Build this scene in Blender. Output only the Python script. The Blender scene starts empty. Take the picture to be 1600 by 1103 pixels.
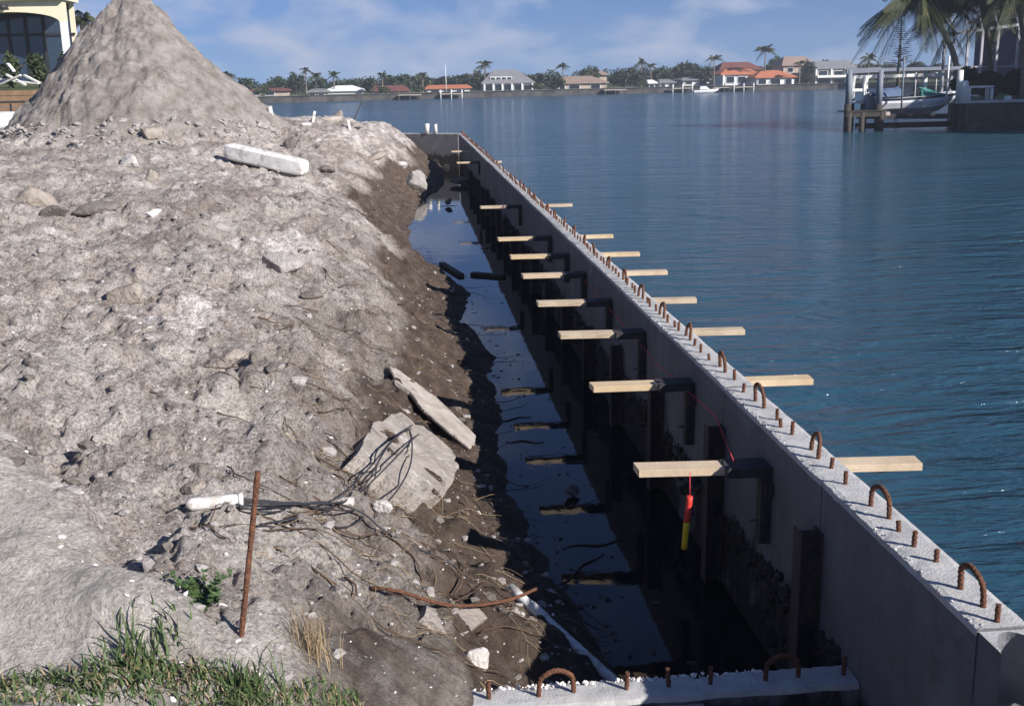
import bpy, bmesh, math, random
import numpy as np
from mathutils import Vector, Matrix
random.seed(7); RNG = np.random.default_rng(11)
SC = bpy.context.scene
COL = SC.collection

# ------------------------------------------------------------------ camera
F, CX, CY = 1750.0, 800.0, 551.5
EYE = np.array([0.0, 0.0, 3.2])
YAW, PITCH, ROLL = math.radians(5.048), math.radians(13.694), math.radians(1.2)
_f = np.array([math.sin(YAW)*math.cos(PITCH), math.cos(YAW)*math.cos(PITCH), -math.sin(PITCH)])
_r = np.array([math.cos(YAW), -math.sin(YAW), 0.0]); _u = np.cross(_r, _f)
RIGHT = _r*math.cos(ROLL) - _u*math.sin(ROLL); UP = _u*math.cos(ROLL) + _r*math.sin(ROLL); FWD = _f
cd = bpy.data.cameras.new('camera'); cam = bpy.data.objects.new('camera', cd); COL.objects.link(cam)
cd.sensor_fit = 'HORIZONTAL'; cd.sensor_width = 36.0; cd.lens = 36.0*F/1600.0
cd.clip_start = 0.05; cd.clip_end = 6000
cam.matrix_world = Matrix(((RIGHT[0], UP[0], -FWD[0], EYE[0]), (RIGHT[1], UP[1], -FWD[1], EYE[1]),
                           (RIGHT[2], UP[2], -FWD[2], EYE[2]), (0, 0, 0, 1)))
SC.camera = cam

# ------------------------------------------------------------------ sky, sun, exposure
SUN = Vector((1.30, -1.22, 1.0)).normalized()
w = bpy.data.worlds.new('World'); SC.world = w; w.use_nodes = True
nt = w.node_tree; nt.nodes.clear()
def N(t, kind, **kw):
    n = t.nodes.new(kind)
    for k, v in kw.items(): setattr(n, k, v)
    return n
sky = N(nt, 'ShaderNodeTexSky', sky_type='NISHITA', sun_disc=False)
sky.sun_elevation = math.asin(SUN.z); sky.sun_rotation = math.atan2(SUN.x, SUN.y)
sky.air_density = 1.0; sky.dust_density = 0.3; sky.ozone_density = 3.0; sky.altitude = 0
tc = N(nt, 'ShaderNodeTexCoord'); mp = N(nt, 'ShaderNodeMapping')
mp.inputs['Scale'].default_value = (12.0, 12.0, 27.0); mp.inputs['Location'].default_value = (1.7, 0.4, 0.9)
nz = N(nt, 'ShaderNodeTexNoise'); nz.inputs['Scale'].default_value = 1.0; nz.inputs['Detail'].default_value = 7.0
nz.inputs['Roughness'].default_value = 0.5; nz.inputs['Distortion'].default_value = 0.25
rp = N(nt, 'ShaderNodeValToRGB'); rp.color_ramp.elements[0].position = 0.47; rp.color_ramp.elements[1].position = 0.72
tint = N(nt, 'ShaderNodeMix', data_type='RGBA', blend_type='MULTIPLY'); tint.inputs['Factor'].default_value = 1.0
tint.inputs['B'].default_value = (0.76, 0.90, 1.28, 1)
mx = N(nt, 'ShaderNodeMix', data_type='RGBA'); mx.inputs['B'].default_value = (7.2, 7.8, 9.8, 1)
mul = N(nt, 'ShaderNodeMath', operation='MULTIPLY'); mul.inputs[1].default_value = 0.75
bg = N(nt, 'ShaderNodeBackground'); bg.inputs['Strength'].default_value = 0.05
wo = N(nt, 'ShaderNodeOutputWorld')
L = nt.links.new
L(tc.outputs['Generated'], mp.inputs['Vector']); L(mp.outputs['Vector'], nz.inputs['Vector'])
L(nz.outputs['Fac'], rp.inputs['Fac']); L(rp.outputs['Color'], mul.inputs[0]); sp = N(nt, 'ShaderNodeSeparateXYZ'); L(tc.outputs['Generated'], sp.inputs['Vector'])
thin = N(nt, 'ShaderNodeMapRange'); thin.inputs['From Min'].default_value = .08; thin.inputs['From Max'].default_value = .38; thin.inputs['To Min'].default_value = .85; thin.inputs['To Max'].default_value = .12
L(sp.outputs['Z'], thin.inputs['Value']); L(thin.outputs['Result'], mul.inputs[1])   # scattered cloud: it closes up towards the horizon, clear blue overhead as the trench mirrors it
L(mul.outputs[0], mx.inputs['Factor'])
va = N(nt, 'ShaderNodeVectorMath', operation='ADD'); va.inputs[1].default_value = (0, 0, .095)
vn = N(nt, 'ShaderNodeVectorMath', operation='NORMALIZE')
L(tc.outputs['Generated'], va.inputs[0]); L(va.outputs[0], vn.inputs[0]); L(vn.outputs[0], sky.inputs['Vector'])
L(sky.outputs['Color'], tint.inputs['A']); L(tint.outputs['Result'], mx.inputs['A']); L(mx.outputs['Result'], bg.inputs['Color'])
L(bg.outputs['Background'], wo.inputs['Surface'])
sd = bpy.data.lights.new('sun', 'SUN'); sd.energy = 5.0; sd.angle = math.radians(0.5); sd.color = (1.0, 0.95, 0.90)
so = bpy.data.objects.new('sun', sd); COL.objects.link(so); so.rotation_euler = SUN.to_track_quat('Z', 'Y').to_euler()
so.location = (30, -30, 40)
SC.view_settings.view_transform = 'Standard'; SC.view_settings.look = 'None'
SC.view_settings.exposure = 0.62; SC.view_settings.gamma = 1.0; SC.view_settings.use_curve_mapping = False

# ------------------------------------------------------------------ pixel helpers (real planes / real terrain)
def ray(px, py):
    d = FWD*F + RIGHT*(px-CX) - UP*(py-CY); return d/np.linalg.norm(d)
def atz(px, py, z):
    d = ray(px, py); return EYE + d*((z-EYE[2])/d[2])
def aty(px, py, y):
    d = ray(px, py); return EYE + d*(y/d[1])
def proj(P):
    v = np.asarray(P) - EYE; z = v@FWD
    return CX + F*(v@RIGHT)/z, CY - F*(v@UP)/z

# ------------------------------------------------------------------ noise
def _hash(ix, iy, seed):
    h = (ix.astype(np.int64)*374761393 + iy.astype(np.int64)*668265263 + seed*982451653) & 0xffffffff
    h = ((h ^ (h >> 13))*1274126177) & 0xffffffff
    h = h ^ (h >> 16)
    return (h & 0xffffff)/float(0xffffff)
def vnoise(x, y, seed=0):
    x = np.asarray(x, float); y = np.asarray(y, float)
    ix = np.floor(x); iy = np.floor(y); fx = x-ix; fy = y-iy
    fx = fx*fx*fx*(fx*(fx*6-15)+10); fy = fy*fy*fy*(fy*(fy*6-15)+10)
    a = _hash(ix, iy, seed); b = _hash(ix+1, iy, seed); c = _hash(ix, iy+1, seed); d = _hash(ix+1, iy+1, seed)
    return (a+(b-a)*fx)*(1-fy) + (c+(d-c)*fx)*fy
def fbm(x, y, seed=0, oct=4, g=0.5):
    s = 0; a = 1; t = 0
    for o in range(oct):
        s = s + a*(vnoise(x, y, seed+o*17)*2-1); t += a; a *= g
        x, y = x*1.73+y*1.09+13.1, y*1.73-x*1.09+7.7
    return s/t
def clods(x, y, seed, rmin=0.25, rmax=0.62, dens=0.7):
    ix = np.floor(x); iy = np.floor(y); out = np.zeros_like(x)
    for dx in (-1, 0, 1):
        for dy in (-1, 0, 1):
            cx = ix+dx; cy = iy+dy
            px = cx+_hash(cx, cy, seed); py = cy+_hash(cx, cy, seed+5)
            r = rmin+(rmax-rmin)*_hash(cx, cy, seed+9)
            on = _hash(cx, cy, seed+3) < dens
            d2 = ((x-px)**2+(y-py)**2)/(r*r)
            out = np.maximum(out, np.where(on, np.sqrt(np.clip(1-d2, 0, 1))*r, 0))
    return out
def sstep(a, b, x):
    t = np.clip((x-a)/(b-a), 0, 1); return t*t*(3-2*t)

# ------------------------------------------------------------------ terrain height
TOE_Y = [-5, 4.4, 5.6, 6.6, 7.2, 8.4, 9.5, 10.9, 11.7, 12.85, 15.1, 17.0, 18.85, 22.0, 26.1, 31.9, 35.7, 41, 50]
TOE_X = [.95, 1.0, 1.0, .90, .83, .72, .68, .86, .78, .91, .59, .88, .49, -.04, -.02, .37, 1.1, 1.3, 1.3]
S_T = [-6, -1.0, -0.25, 0, .22, .5, .8, 1.15, 1.6, 2.2, 3.5, 6, 10, 14]
Z_T = [-1.2, -.55, -.10, 0.0, .13, .27, .50, .80, 1.08, 1.32, 1.56, 1.70, 1.80, 1.84]
PILE = (-7.55, 34.0)
RIDGE = [atz(-140, 640, 1.6), atz(0, 735, 1.55), atz(95, 830, 1.5), atz(160, 890, 1.42), atz(250, 950, 1.36), atz(340, 1000, 1.3), atz(420, 1010, 1.15)]
def seg_dist(x, y, pts):
    best = np.full(np.shape(x), 1e9); sgn = np.zeros(np.shape(x))
    for a, b in zip(pts[:-1], pts[1:]):
        ax, ay = a[0], a[1]; bx, by = b[0]-ax, b[1]-ay
        t = np.clip(((x-ax)*bx+(y-ay)*by)/(bx*bx+by*by), 0, 1)
        d = np.hypot(x-ax-t*bx, y-ay-t*by); cr = np.sign(bx*(y-ay)-by*(x-ax))
        sgn = np.where(d < best, cr, sgn); best = np.minimum(best, d)
    return best, sgn
def toe(y):
    return np.interp(y, TOE_Y, TOE_X) + 0.10*fbm(y*0.9, y*0+3.3, 5, 3)
def terrain(x, y, info=False):
    x = np.asarray(x, float); y = np.asarray(y, float)
    s = toe(y)-x
    z = np.interp(s, S_T, Z_T)
    up = sstep(0, 1.2, s)
    z = z*(1+0.2*sstep(26, 36, y)*up*(1-sstep(5, 8, s)))
    # broad undulation and gullies running down the slope
    z = z + up*(0.16*fbm(x*.55, y*.55, 21, 3) + 0.11*fbm((x+y*.3)*1.3, (y-x*.5)*.75, 23, 3))
    gul = fbm((y+0.35*x)*2.2, x*0.5, 31, 3)
    z = z - sstep(.15, .9, s)*(1-sstep(2.2, 3.6, s))*0.22*np.clip(gul, -.2, 1)
    # pale smooth ridge in the left foreground with a hollow beyond it
    d, sg = seg_dist(x, y, RIDGE)
    d = d+.10*fbm(x*3.1, y*3.1, 241, 3)
    ridge = np.exp(-(d/0.22)**2)*0.13
    inner = np.where(sg > 0, np.exp(-(d/0.9)**2)*0.06, 0.0)
    smooth = np.where(sg < 0, 1-sstep(.9, 2.2, d), np.exp(-(d/0.16)**2))*(1-sstep(6.0, 7.5, y))
    z = z + ridge - np.where(sg > 0, sstep(.12, .45, d)*np.exp(-(d/0.8)**2)*0.16, 0)*sstep(.6, 1.2, s)
    # mound of spoil
    r = np.hypot(x-PILE[0], (y-PILE[1])*0.92); th = np.arctan2(y-PILE[1], x-PILE[0])
    rr = r*(1+0.05*fbm(np.cos(th)*1.5+5, np.sin(th)*1.5+5, 41, 2))
    cone = 6.05-1.03*np.sqrt(rr*rr+0.05)+0.03*fbm(np.cos(th)*5+9, np.sin(th)*5+r*.6, 43, 3)*sstep(0, 1.5, r) + 0.30*fbm(x*.9, y*.9, 46, 4)+0.10*fbm(x*3.3, y*3.3, 47, 4)
    cone = np.where(r > 3.0, cone+0.10*(r-3.0)**1.5, cone)
    k = 0.18; hh = np.clip(0.5+0.5*(cone-z)/k, 0, 1)
    pile = sstep(-.1, .5, cone-z)*(r < 6.0)
    zz = np.where(r < 6.0, z*(1-hh)+cone*hh+k*hh*(1-hh), z)
    # land ends a little past the far return wall, runs on to the left
    edge = 46.5+np.clip(-8.5-x, 0, 4)*12
    zz = zz - 3.0*sstep(-2.0, 1.5, y-edge)
    # rough clods
    rough = sstep(.25, .9, s)*(1-.92*smooth)*(1-.75*pile)
    wx = x+.035*fbm(x*9, y*9, 201, 3)+.012*fbm(x*31, y*31, 202, 2); wy = y+.035*fbm(x*9, y*9, 203, 3)+.012*fbm(x*31, y*31, 204, 2)
    brk = 0.35+0.65*sstep(-.25, .35, fbm(x*.8, y*.8, 51, 2))
    zz = zz + rough*brk*(0.15*clods(wx/.42, wy/.42, 61, dens=.5)*.9 + 0.075*clods(wx/.17, wy/.17, 62, dens=.6))
    zz = zz + rough*(0.030*clods(wx/.085, wy/.085, 63, dens=.5)*1.0 + 0.014*clods(wx/.045, wy/.045, 68, dens=.5) + 0.060*fbm(x*4, y*4, 64, 5, .65) + 0.10*np.abs(fbm(wx*1.9, wy*1.9, 221, 4, .6)) + 0.05*np.abs(fbm(wx*6.5, wy*6.5, 222, 4, .65)))
    zz = zz + pile*(0.14*clods(wx/.5, wy/.5, 211, dens=.4)+0.09*clods(wx/.24, wy/.24, 212, dens=.45)+0.10*np.abs(fbm(x*1.6, y*1.6, 213, 5, .65))+.04*fbm(x*7, y*7, 215, 4, .7))*(0.35+sstep(-.1, .5, fbm(x*.7, y*.7, 214, 2)))
    # broken moist cut face: little ledges and lumps
    cut = sstep(-.1, .12, s)*(1-sstep(.8, 1.3, s))
    led = fbm(x*2.3, y*3.1, 71, 4)
    zz = zz + cut*(0.13*led + 0.05*clods(x/.16, y/.16, 72, dens=.6) + 0.03*fbm(x*11, y*11, 73, 3))
    zz = zz + (1-rough)*sstep(0, .4, s)*(0.012*fbm(x*9, y*9, 75, 4)+.010*clods(wx/.06, wy/.06, 231, dens=.3)+.006*np.abs(fbm(wx*5, wy*5, 232, 4, .7)))
    if info:
        return zz, s, smooth, pile
    return zz
G_Y = np.unique(np.concatenate([np.linspace(-3, 2.2, 40, endpoint=False), 2.2*np.power(49.0/2.2, np.linspace(0, 1, 860)), np.linspace(29.6, 34.6, 170)])); G_N = 560
G_XR = np.interp(G_Y, [-3, 4.2, 4.6, 42, 49], [1.70, 1.70, 1.80, 1.86, 1.86]); G_XL = -(0.50*np.maximum(G_Y, 2)+2.2)
G_X = G_XL[:, None]+(G_XR-G_XL)[:, None]*np.linspace(0, 1, G_N)[None, :]
G_Z, G_S, G_SM, G_PL = [q.reshape(G_X.shape) for q in terrain(G_X.ravel(), np.repeat(G_Y[:, None], G_N, 1).ravel(), True)]
def look(x, y):
    """height of the built bank mesh"""
    x = np.atleast_1d(np.asarray(x, float)); y = np.atleast_1d(np.asarray(y, float))
    fy = np.interp(y, G_Y, np.arange(len(G_Y))); i = np.clip(fy.astype(int), 0, len(G_Y)-2); ty = fy-i; out = 0
    for r, wt in ((i, 1-ty), (i+1, ty)):
        u = np.clip((x-G_XL[r])/(G_XR[r]-G_XL[r]), 0, 1)*(G_N-1); j = np.clip(u.astype(int), 0, G_N-2); tu = u-j
        out = out+wt*(G_Z[r, j]*(1-tu)+G_Z[r, j+1]*tu)
    return out
def hit(px, py, back=0.0, tmax=48.0):
    d = ray(px, py); t = 1.5*np.power(tmax/1.5, np.linspace(0, 1, 1500))
    P = EYE[None, :]+d[None, :]*t[:, None]
    below = np.nonzero(P[:, 2] < np.maximum(look(P[:, 0], P[:, 1]), 0))[0]
    i = below[0] if len(below) else len(t)-1
    return EYE+d*(t[i]-back)
def ground(x, y): return float(look(x, y)[0])

# ------------------------------------------------------------------ object helpers
def link(o, parent=None):
    COL.objects.link(o)
    if parent is not None: o.parent = parent
    return o
def tag(o, label=None, cat=None, group=None, kind=None):
    if label: o['label'] = label
    if cat: o['category'] = cat
    if group: o['group'] = group
    if kind: o['kind'] = kind
    return o
def empty(name, loc, label=None, cat=None, group=None):
    o = bpy.data.objects.new(name, None); o.location = [float(v) for v in loc]; o.empty_display_size = .2
    link(o); return tag(o, label, cat, group)
class MB:
    def __init__(s): s.v = []; s.f = []; s.sm = []
    def add(s, vs, fs, smooth=False):
        n = len(s.v); s.v += [tuple(float(c) for c in v) for v in vs]
        for f in fs: s.f.append(tuple(i+n for i in f)); s.sm.append(smooth)
        return s
    def box(s, a, b):
        x0, y0, z0 = a; x1, y1, z1 = b
        return s.add([(x0,y0,z0),(x1,y0,z0),(x1,y1,z0),(x0,y1,z0),(x0,y0,z1),(x1,y0,z1),(x1,y1,z1),(x0,y1,z1)],
                     [(0,3,2,1),(4,5,6,7),(0,1,5,4),(1,2,6,5),(2,3,7,6),(3,0,4,7)])
    def beam(s, p, q, wd, ht, up=(0, 0, 1)):
        p = np.array(p, float); q = np.array(q, float); d = q-p; d /= np.linalg.norm(d)
        u = np.array(up, float); sd_ = np.cross(d, u); sd_ /= np.linalg.norm(sd_); u = np.cross(sd_, d)
        c = []
        for e in (p, q):
            for a, b in ((-1, -1), (1, -1), (1, 1), (-1, 1)): c.append(e+sd_*a*wd/2+u*b*ht/2)
        return s.add(c, [(0,1,2,3),(7,6,5,4),(0,4,5,1),(1,5,6,2),(2,6,7,3),(3,7,4,0)])
    def tube(s, pts, r, n=8, caps=True, smooth=True):
        pts = np.array(pts, float); m = len(pts)
        rs = np.full(m, r) if np.isscalar(r) else np.array(r, float)
        if len(rs) != m: rs = np.interp(np.linspace(0, 1, m), np.linspace(0, 1, len(rs)), rs)
        tg = np.gradient(pts, axis=0); tg /= np.linalg.norm(tg, axis=1)[:, None]+1e-12
        ref = np.array([0, 0, 1.0]) if abs(tg[0][2]) < .9 else np.array([1.0, 0, 0])
        vs = []; prev = None
        for i in range(m):
            a = np.cross(tg[i], ref if prev is None else prev); 
            if prev is not None: a = prev-tg[i]*(prev@tg[i])
            a /= np.linalg.norm(a)+1e-12; prev = a; b = np.cross(tg[i], a)
            for k in range(n):
                an = 2*math.pi*k/n; vs.append(pts[i]+rs[i]*(a*math.cos(an)+b*math.sin(an)))
        fs = [(i*n+k, i*n+(k+1) % n, (i+1)*n+(k+1) % n, (i+1)*n+k) for i in range(m-1) for k in range(n)]
        n0 = len(s.v); s.add(vs, fs, smooth)
        if caps: s.f += [tuple(n0+k for k in range(n))[::-1], tuple(n0+(m-1)*n+k for k in range(n))]; s.sm += [False, False]
        return s
    def mesh(s, name, material):
        me = bpy.data.meshes.new(name); me.from_pydata(s.v, [], s.f)
        me.polygons.foreach_set('use_smooth', s.sm); me.update()
        if material: me.materials.append(material)
        return me
    def build(s, name, material, parent=None, origin=None):
        me = s.mesh(name, material); o = bpy.data.objects.new(name, me)
        if origin is not None:
            og = Vector([float(c) for c in origin]); me.transform(Matrix.Translation(-og)); o.location = og
        elif parent is not None:
            og = parent.location.copy(); p = parent.parent
            while p is not None: og = og+p.location; p = p.parent
            me.transform(Matrix.Translation(-og))
        return link(o, parent)
def np_mesh(name, V, Fq, material, smooth=True, attrs=None):
    me = bpy.data.meshes.new(name); nv = len(V); nf = len(Fq); k = Fq.shape[1]
    me.vertices.add(nv); me.vertices.foreach_set('co', np.ascontiguousarray(V, np.float32).ravel())
    me.loops.add(nf*k); me.loops.foreach_set('vertex_index', np.ascontiguousarray(Fq, np.int32).ravel())
    me.polygons.add(nf); me.polygons.foreach_set('loop_start', np.arange(0, nf*k, k, dtype=np.int32))
    me.polygons.foreach_set('use_smooth', np.full(nf, smooth))
    for an, av in (attrs or {}).items():
        at = me.attributes.new(an, 'FLOAT', 'POINT'); at.data.foreach_set('value', np.ascontiguousarray(av, np.float32))
    me.update(calc_edges=True); me.validate()
    if material: me.materials.append(material)
    return me
def curve_pts(P, n=24):
    P = np.array(P, float); m = len(P)
    Q = np.vstack([2*P[0]-P[1], P, 2*P[-1]-P[-2]]); out = []
    for i in range(m-1):
        p0, p1, p2, p3 = Q[i:i+4]; k = max(2, n//(m-1))
        for t in np.linspace(0, 1, k, endpoint=(i == m-2)):
            out.append(.5*((2*p1)+(-p0+p2)*t+(2*p0-5*p1+4*p2-p3)*t*t+(-p0+3*p1-3*p2+p3)*t**3))
    return np.array(out)
def ico(sub):
    bm = bmesh.new(); bmesh.ops.create_icosphere(bm, subdivisions=sub, radius=1)
    bm.verts.ensure_lookup_table(); v = np.array([x.co[:] for x in bm.verts]); f = np.array([[q.index for q in p.verts] for p in bm.faces]); bm.free()
    return v, f
ICO1, ICO2, ICO3, ICO4 = ico(1), ico(2), ico(3), ico(4)
def rock_verts(seed, sub=ICO3, planes=11, rough=.06, soft=.96):
    rg = np.random.default_rng(seed); v, f = sub
    n = rg.normal(size=(planes, 3)); n /= np.linalg.norm(n, axis=1)[:, None]; d = rg.uniform(.45, .95, planes)
    c = v@n.T; rad = np.where(c > .05, d[None, :]/np.maximum(c, .05), 9).min(axis=1); rad = np.minimum(rad, 1.25)
    rad = soft*rad+(1-soft)
    nn = fbm(v[:, 0]*2.1+seed, v[:, 1]*2.1+v[:, 2]*1.3, seed, 4)+.6*fbm(v[:, 2]*4.5-seed, v[:, 0]*4.5+v[:, 1]*3, seed+3, 3)
    return v*(rad*(1+rough*nn))[:, None], f

# ------------------------------------------------------------------ materials
def M(name, col, rough=.8, var=.25, scale=6.0, col2=None, bump=0.0, bscale=40.0, spec=.3, detail=5, metal=0.0, coords='Object'):
    m = bpy.data.materials.new(name); m.use_nodes = True; t = m.node_tree; b = t.nodes['Principled BSDF']
    b.inputs['Roughness'].default_value = rough; b.inputs['Metallic'].default_value = metal
    b.inputs['Specular IOR Level'].default_value = spec
    c = N(t, 'ShaderNodeTexCoord'); n = N(t, 'ShaderNodeTexNoise'); n.inputs['Scale'].default_value = scale
    n.inputs['Detail'].default_value = detail; n.inputs['Roughness'].default_value = .65
    r = N(t, 'ShaderNodeValToRGB'); r.color_ramp.elements[0].position = .3; r.color_ramp.elements[1].position = .7
    c2 = col2 if col2 else tuple(x*(1-var) for x in col)
    c1 = col if col2 else tuple(min(1, x*(1+var)) for x in col)
    r.color_ramp.elements[0].color = (*c2, 1); r.color_ramp.elements[1].color = (*c1, 1)
    t.links.new(c.outputs[coords], n.inputs['Vector']); t.links.new(n.outputs['Fac'], r.inputs['Fac']); t.links.new(r.outputs['Color'], b.inputs['Base Color'])
    if bump:
        n2 = N(t, 'ShaderNodeTexNoise'); n2.inputs['Scale'].default_value = bscale; n2.inputs['Detail'].default_value = 6
        bp = N(t, 'ShaderNodeBump'); bp.inputs['Strength'].default_value = bump; bp.inputs['Distance'].default_value = .02
        t.links.new(c.outputs[coords], n2.inputs['Vector']); t.links.new(n2.outputs['Fac'], bp.inputs['Height']); t.links.new(bp.outputs['Normal'], b.inputs['Normal'])
    m['_'] = 1
    return m
def add_speckle(m, col, scale, thr, fac=1.0, coords='Object', stretch=(1, 1, 1)):
    """mix a second colour in where a noise is above a threshold"""
    t = m.node_tree; b = t.nodes['Principled BSDF']; old = b.inputs['Base Color'].links[0].from_socket
    c = N(t, 'ShaderNodeTexCoord'); mpp = N(t, 'ShaderNodeMapping'); mpp.inputs['Scale'].default_value = stretch
    n = N(t, 'ShaderNodeTexNoise'); n.inputs['Scale'].default_value = scale; n.inputs['Detail'].default_value = 5; n.inputs['Roughness'].default_value = .6
    r = N(t, 'ShaderNodeMapRange'); r.inputs['From Min'].default_value = thr; r.inputs['From Max'].default_value = thr+.08; r.inputs['To Max'].default_value = fac
    x = N(t, 'ShaderNodeMix', data_type='RGBA'); x.inputs['B'].default_value = (*col, 1)
    t.links.new(c.outputs[coords], mpp.inputs['Vector']); t.links.new(mpp.outputs['Vector'], n.inputs['Vector']); t.links.new(n.outputs['Fac'], r.inputs['Value'])
    t.links.new(r.outputs['Result'], x.inputs['Factor']); t.links.new(old, x.inputs['A']); t.links.new(x.outputs['Result'], b.inputs['Base Color'])
    return m

# bank soil
def soil_material():
    m = bpy.data.materials.new('bank_soil'); m.use_nodes = True; t = m.node_tree; b = t.nodes['Principled BSDF']; ln = t.links.new
    b.inputs['Specular IOR Level'].default_value = .2
    c = N(t, 'ShaderNodeTexCoord')
    def noise(sc, det=6, ro=.6, st=None):
        n = N(t, 'ShaderNodeTexNoise'); n.inputs['Scale'].default_value = sc; n.inputs['Detail'].default_value = det; n.inputs['Roughness'].default_value = ro
        if st:
            q = N(t, 'ShaderNodeMapping'); q.inputs['Scale'].default_value = st; ln(c.outputs['Object'], q.inputs['Vector']); ln(q.outputs['Vector'], n.inputs['Vector'])
        else: ln(c.outputs['Object'], n.inputs['Vector'])
        return n
    def ramp(src, stops):
        r = N(t, 'ShaderNodeValToRGB'); e = r.color_ramp.elements
        while len(e) < len(stops): e.new(.5)
        for q, (p, col) in zip(e, stops): q.position = p; q.color = (*col, 1)
        ln(src, r.inputs['Fac']); return r
    def mix(f, a, bb, mode='MIX'):
        x = N(t, 'ShaderNodeMix', data_type='RGBA', blend_type=mode)
        if isinstance(f, float): x.inputs['Factor'].default_value = f
        else: ln(f, x.inputs['Factor'])
        for s_, v in (('A', a), ('B', bb)):
            if isinstance(v, tuple): x.inputs[s_].default_value = (*v, 1)
            else: ln(v, x.inputs[s_])
        return x.outputs['Result']
    wet = N(t, 'ShaderNodeAttribute', attribute_name='wet'); smo = N(t, 'ShaderNodeAttribute', attribute_name='smooth'); pil = N(t, 'ShaderNodeAttribute', attribute_name='pile')
    n1 = noise(1.0, 8, .66, (1, .62, 1)); n0 = noise(.42, 4, .55, (1.0, .7, 1)); n2 = noise(7, 7, .7); n3 = noise(55, 4, .7)
    dry = ramp(n1.outputs['Fac'], [(.30, (.26, .222, .198)), (.41, (.50, .458, .42)), (.51, (.335, .29, .255)), (.62, (.69, .645, .605))])
    fine = ramp(n2.outputs['Fac'], [(.30, (.42, .39, .37)), (.48, (1, 1, 1)), (.72, (1.25, 1.25, 1.27))])
    broad = ramp(n0.outputs['Fac'], [(.36, (.72, .685, .66)), (.52, (1.0, 1.0, 1.0)), (.66, (1.16, 1.16, 1.16))])
    base = mix(1.0, mix(1.0, dry.outputs['Color'], broad.outputs['Color'], 'MULTIPLY'), fine.outputs['Color'], 'MULTIPLY')
    grain = ramp(n3.outputs['Fac'], [(.36, (.38, .35, .33)), (.50, (1.0, 1.0, 1.0)), (.66, (1.35, 1.35, 1.36))])
    base = mix(.9, base, mix(1.0, base, grain.outputs['Color'], 'MULTIPLY'))
    sand = ramp(n2.outputs['Fac'], [(.3, (.50, .46, .405)), (.7, (.70, .66, .595))])
    base = mix(smo.outputs['Fac'], base, mix(.55, sand.outputs['Color'], mix(1.0, sand.outputs['Color'], grain.outputs['Color'], 'MULTIPLY')))
    ns = noise(.7, 5, .6, (1.1, .55, 1)); sm2 = N(t, 'ShaderNodeMapRange'); sm2.inputs['From Min'].default_value = .54; sm2.inputs['From Max'].default_value = .66; sm2.inputs['To Max'].default_value = .6; ln(ns.outputs['Fac'], sm2.inputs['Value'])
    base = mix(sm2.outputs['Result'], base, mix(.7, sand.outputs['Color'], mix(1.0, sand.outputs['Color'], grain.outputs['Color'], 'MULTIPLY')))
    pc = ramp(noise(2.4, 8, .7).outputs['Fac'], [(.34, (.17, .145, .124)), (.52, (.29, .262, .236)), (.70, (.38, .352, .328))])
    base = mix(pil.outputs['Fac'], base, mix(.5, pc.outputs['Color'], mix(1.0, pc.outputs['Color'], grain.outputs['Color'], 'MULTIPLY')))
    wr = ramp(n2.outputs['Fac'], [(.3, (.050, .036, .028)), (.55, (.115, .085, .066)), (.75, (.20, .16, .13))])
    wn = N(t, 'ShaderNodeMath', operation='ADD'); wm = N(t, 'ShaderNodeMath', operation='MULTIPLY_ADD'); wm.inputs[1].default_value = 1.5; wm.inputs[2].default_value = -.75
    ln(n1.outputs['Fac'], wm.inputs[0]); ln(wet.outputs['Fac'], wn.inputs[0]); ln(wm.outputs[0], wn.inputs[1]); 
    wc = N(t, 'ShaderNodeMapRange'); wc.inputs['From Min'].default_value = .28; wc.inputs['From Max'].default_value = .72; ln(wn.outputs[0], wc.inputs['Value'])
    base = mix(wc.outputs['Result'], base, wr.outputs['Color'])
    # shell specks
    vo = N(t, 'ShaderNodeTexVoronoi', feature='F1'); vo.inputs['Scale'].default_value = 16; ln(c.outputs['Object'], vo.inputs['Vector'])
    sp = N(t, 'ShaderNodeMapRange'); sp.inputs['From Min'].default_value = .13; sp.inputs['From Max'].default_value = .09; ln(vo.outputs['Distance'], sp.inputs['Value'])
    keep = N(t, 'ShaderNodeMath', operation='GREATER_THAN'); keep.inputs[1].default_value = .80; 
    sx = N(t, 'ShaderNodeSeparateColor'); ln(vo.outputs['Color'], sx.inputs['Color']); ln(sx.outputs['Red'], keep.inputs[0])
    mm = N(t, 'ShaderNodeMath', operation='MULTIPLY'); ln(sp.outputs['Result'], mm.inputs[0]); ln(keep.outputs[0], mm.inputs[1])
    base = mix(mm.outputs[0], base, (.66, .62, .58))
    ln(base, b.inputs['Base Color'])
    rr = N(t, 'ShaderNodeMapRange'); rr.inputs['To Min'].default_value = .95; rr.inputs['To Max'].default_value = .6; ln(wc.outputs['Result'], rr.inputs['Value']); ln(rr.outputs['Result'], b.inputs['Roughness'])
    nb = noise(28, 8, .72); nb2 = noise(140, 4, .7)
    ad = N(t, 'ShaderNodeMath', operation='MULTIPLY_ADD'); ad.inputs[1].default_value = .22; ln(nb2.outputs['Fac'], ad.inputs[0]); ln(nb.outputs['Fac'], ad.inputs[2])
    bp = N(t, 'ShaderNodeBump'); bp.inputs['Strength'].default_value = 1.0; bp.inputs['Distance'].default_value = .05
    ln(ad.outputs[0], bp.inputs['Height']); ln(bp.outputs['Normal'], b.inputs['Normal'])
    return m
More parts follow.
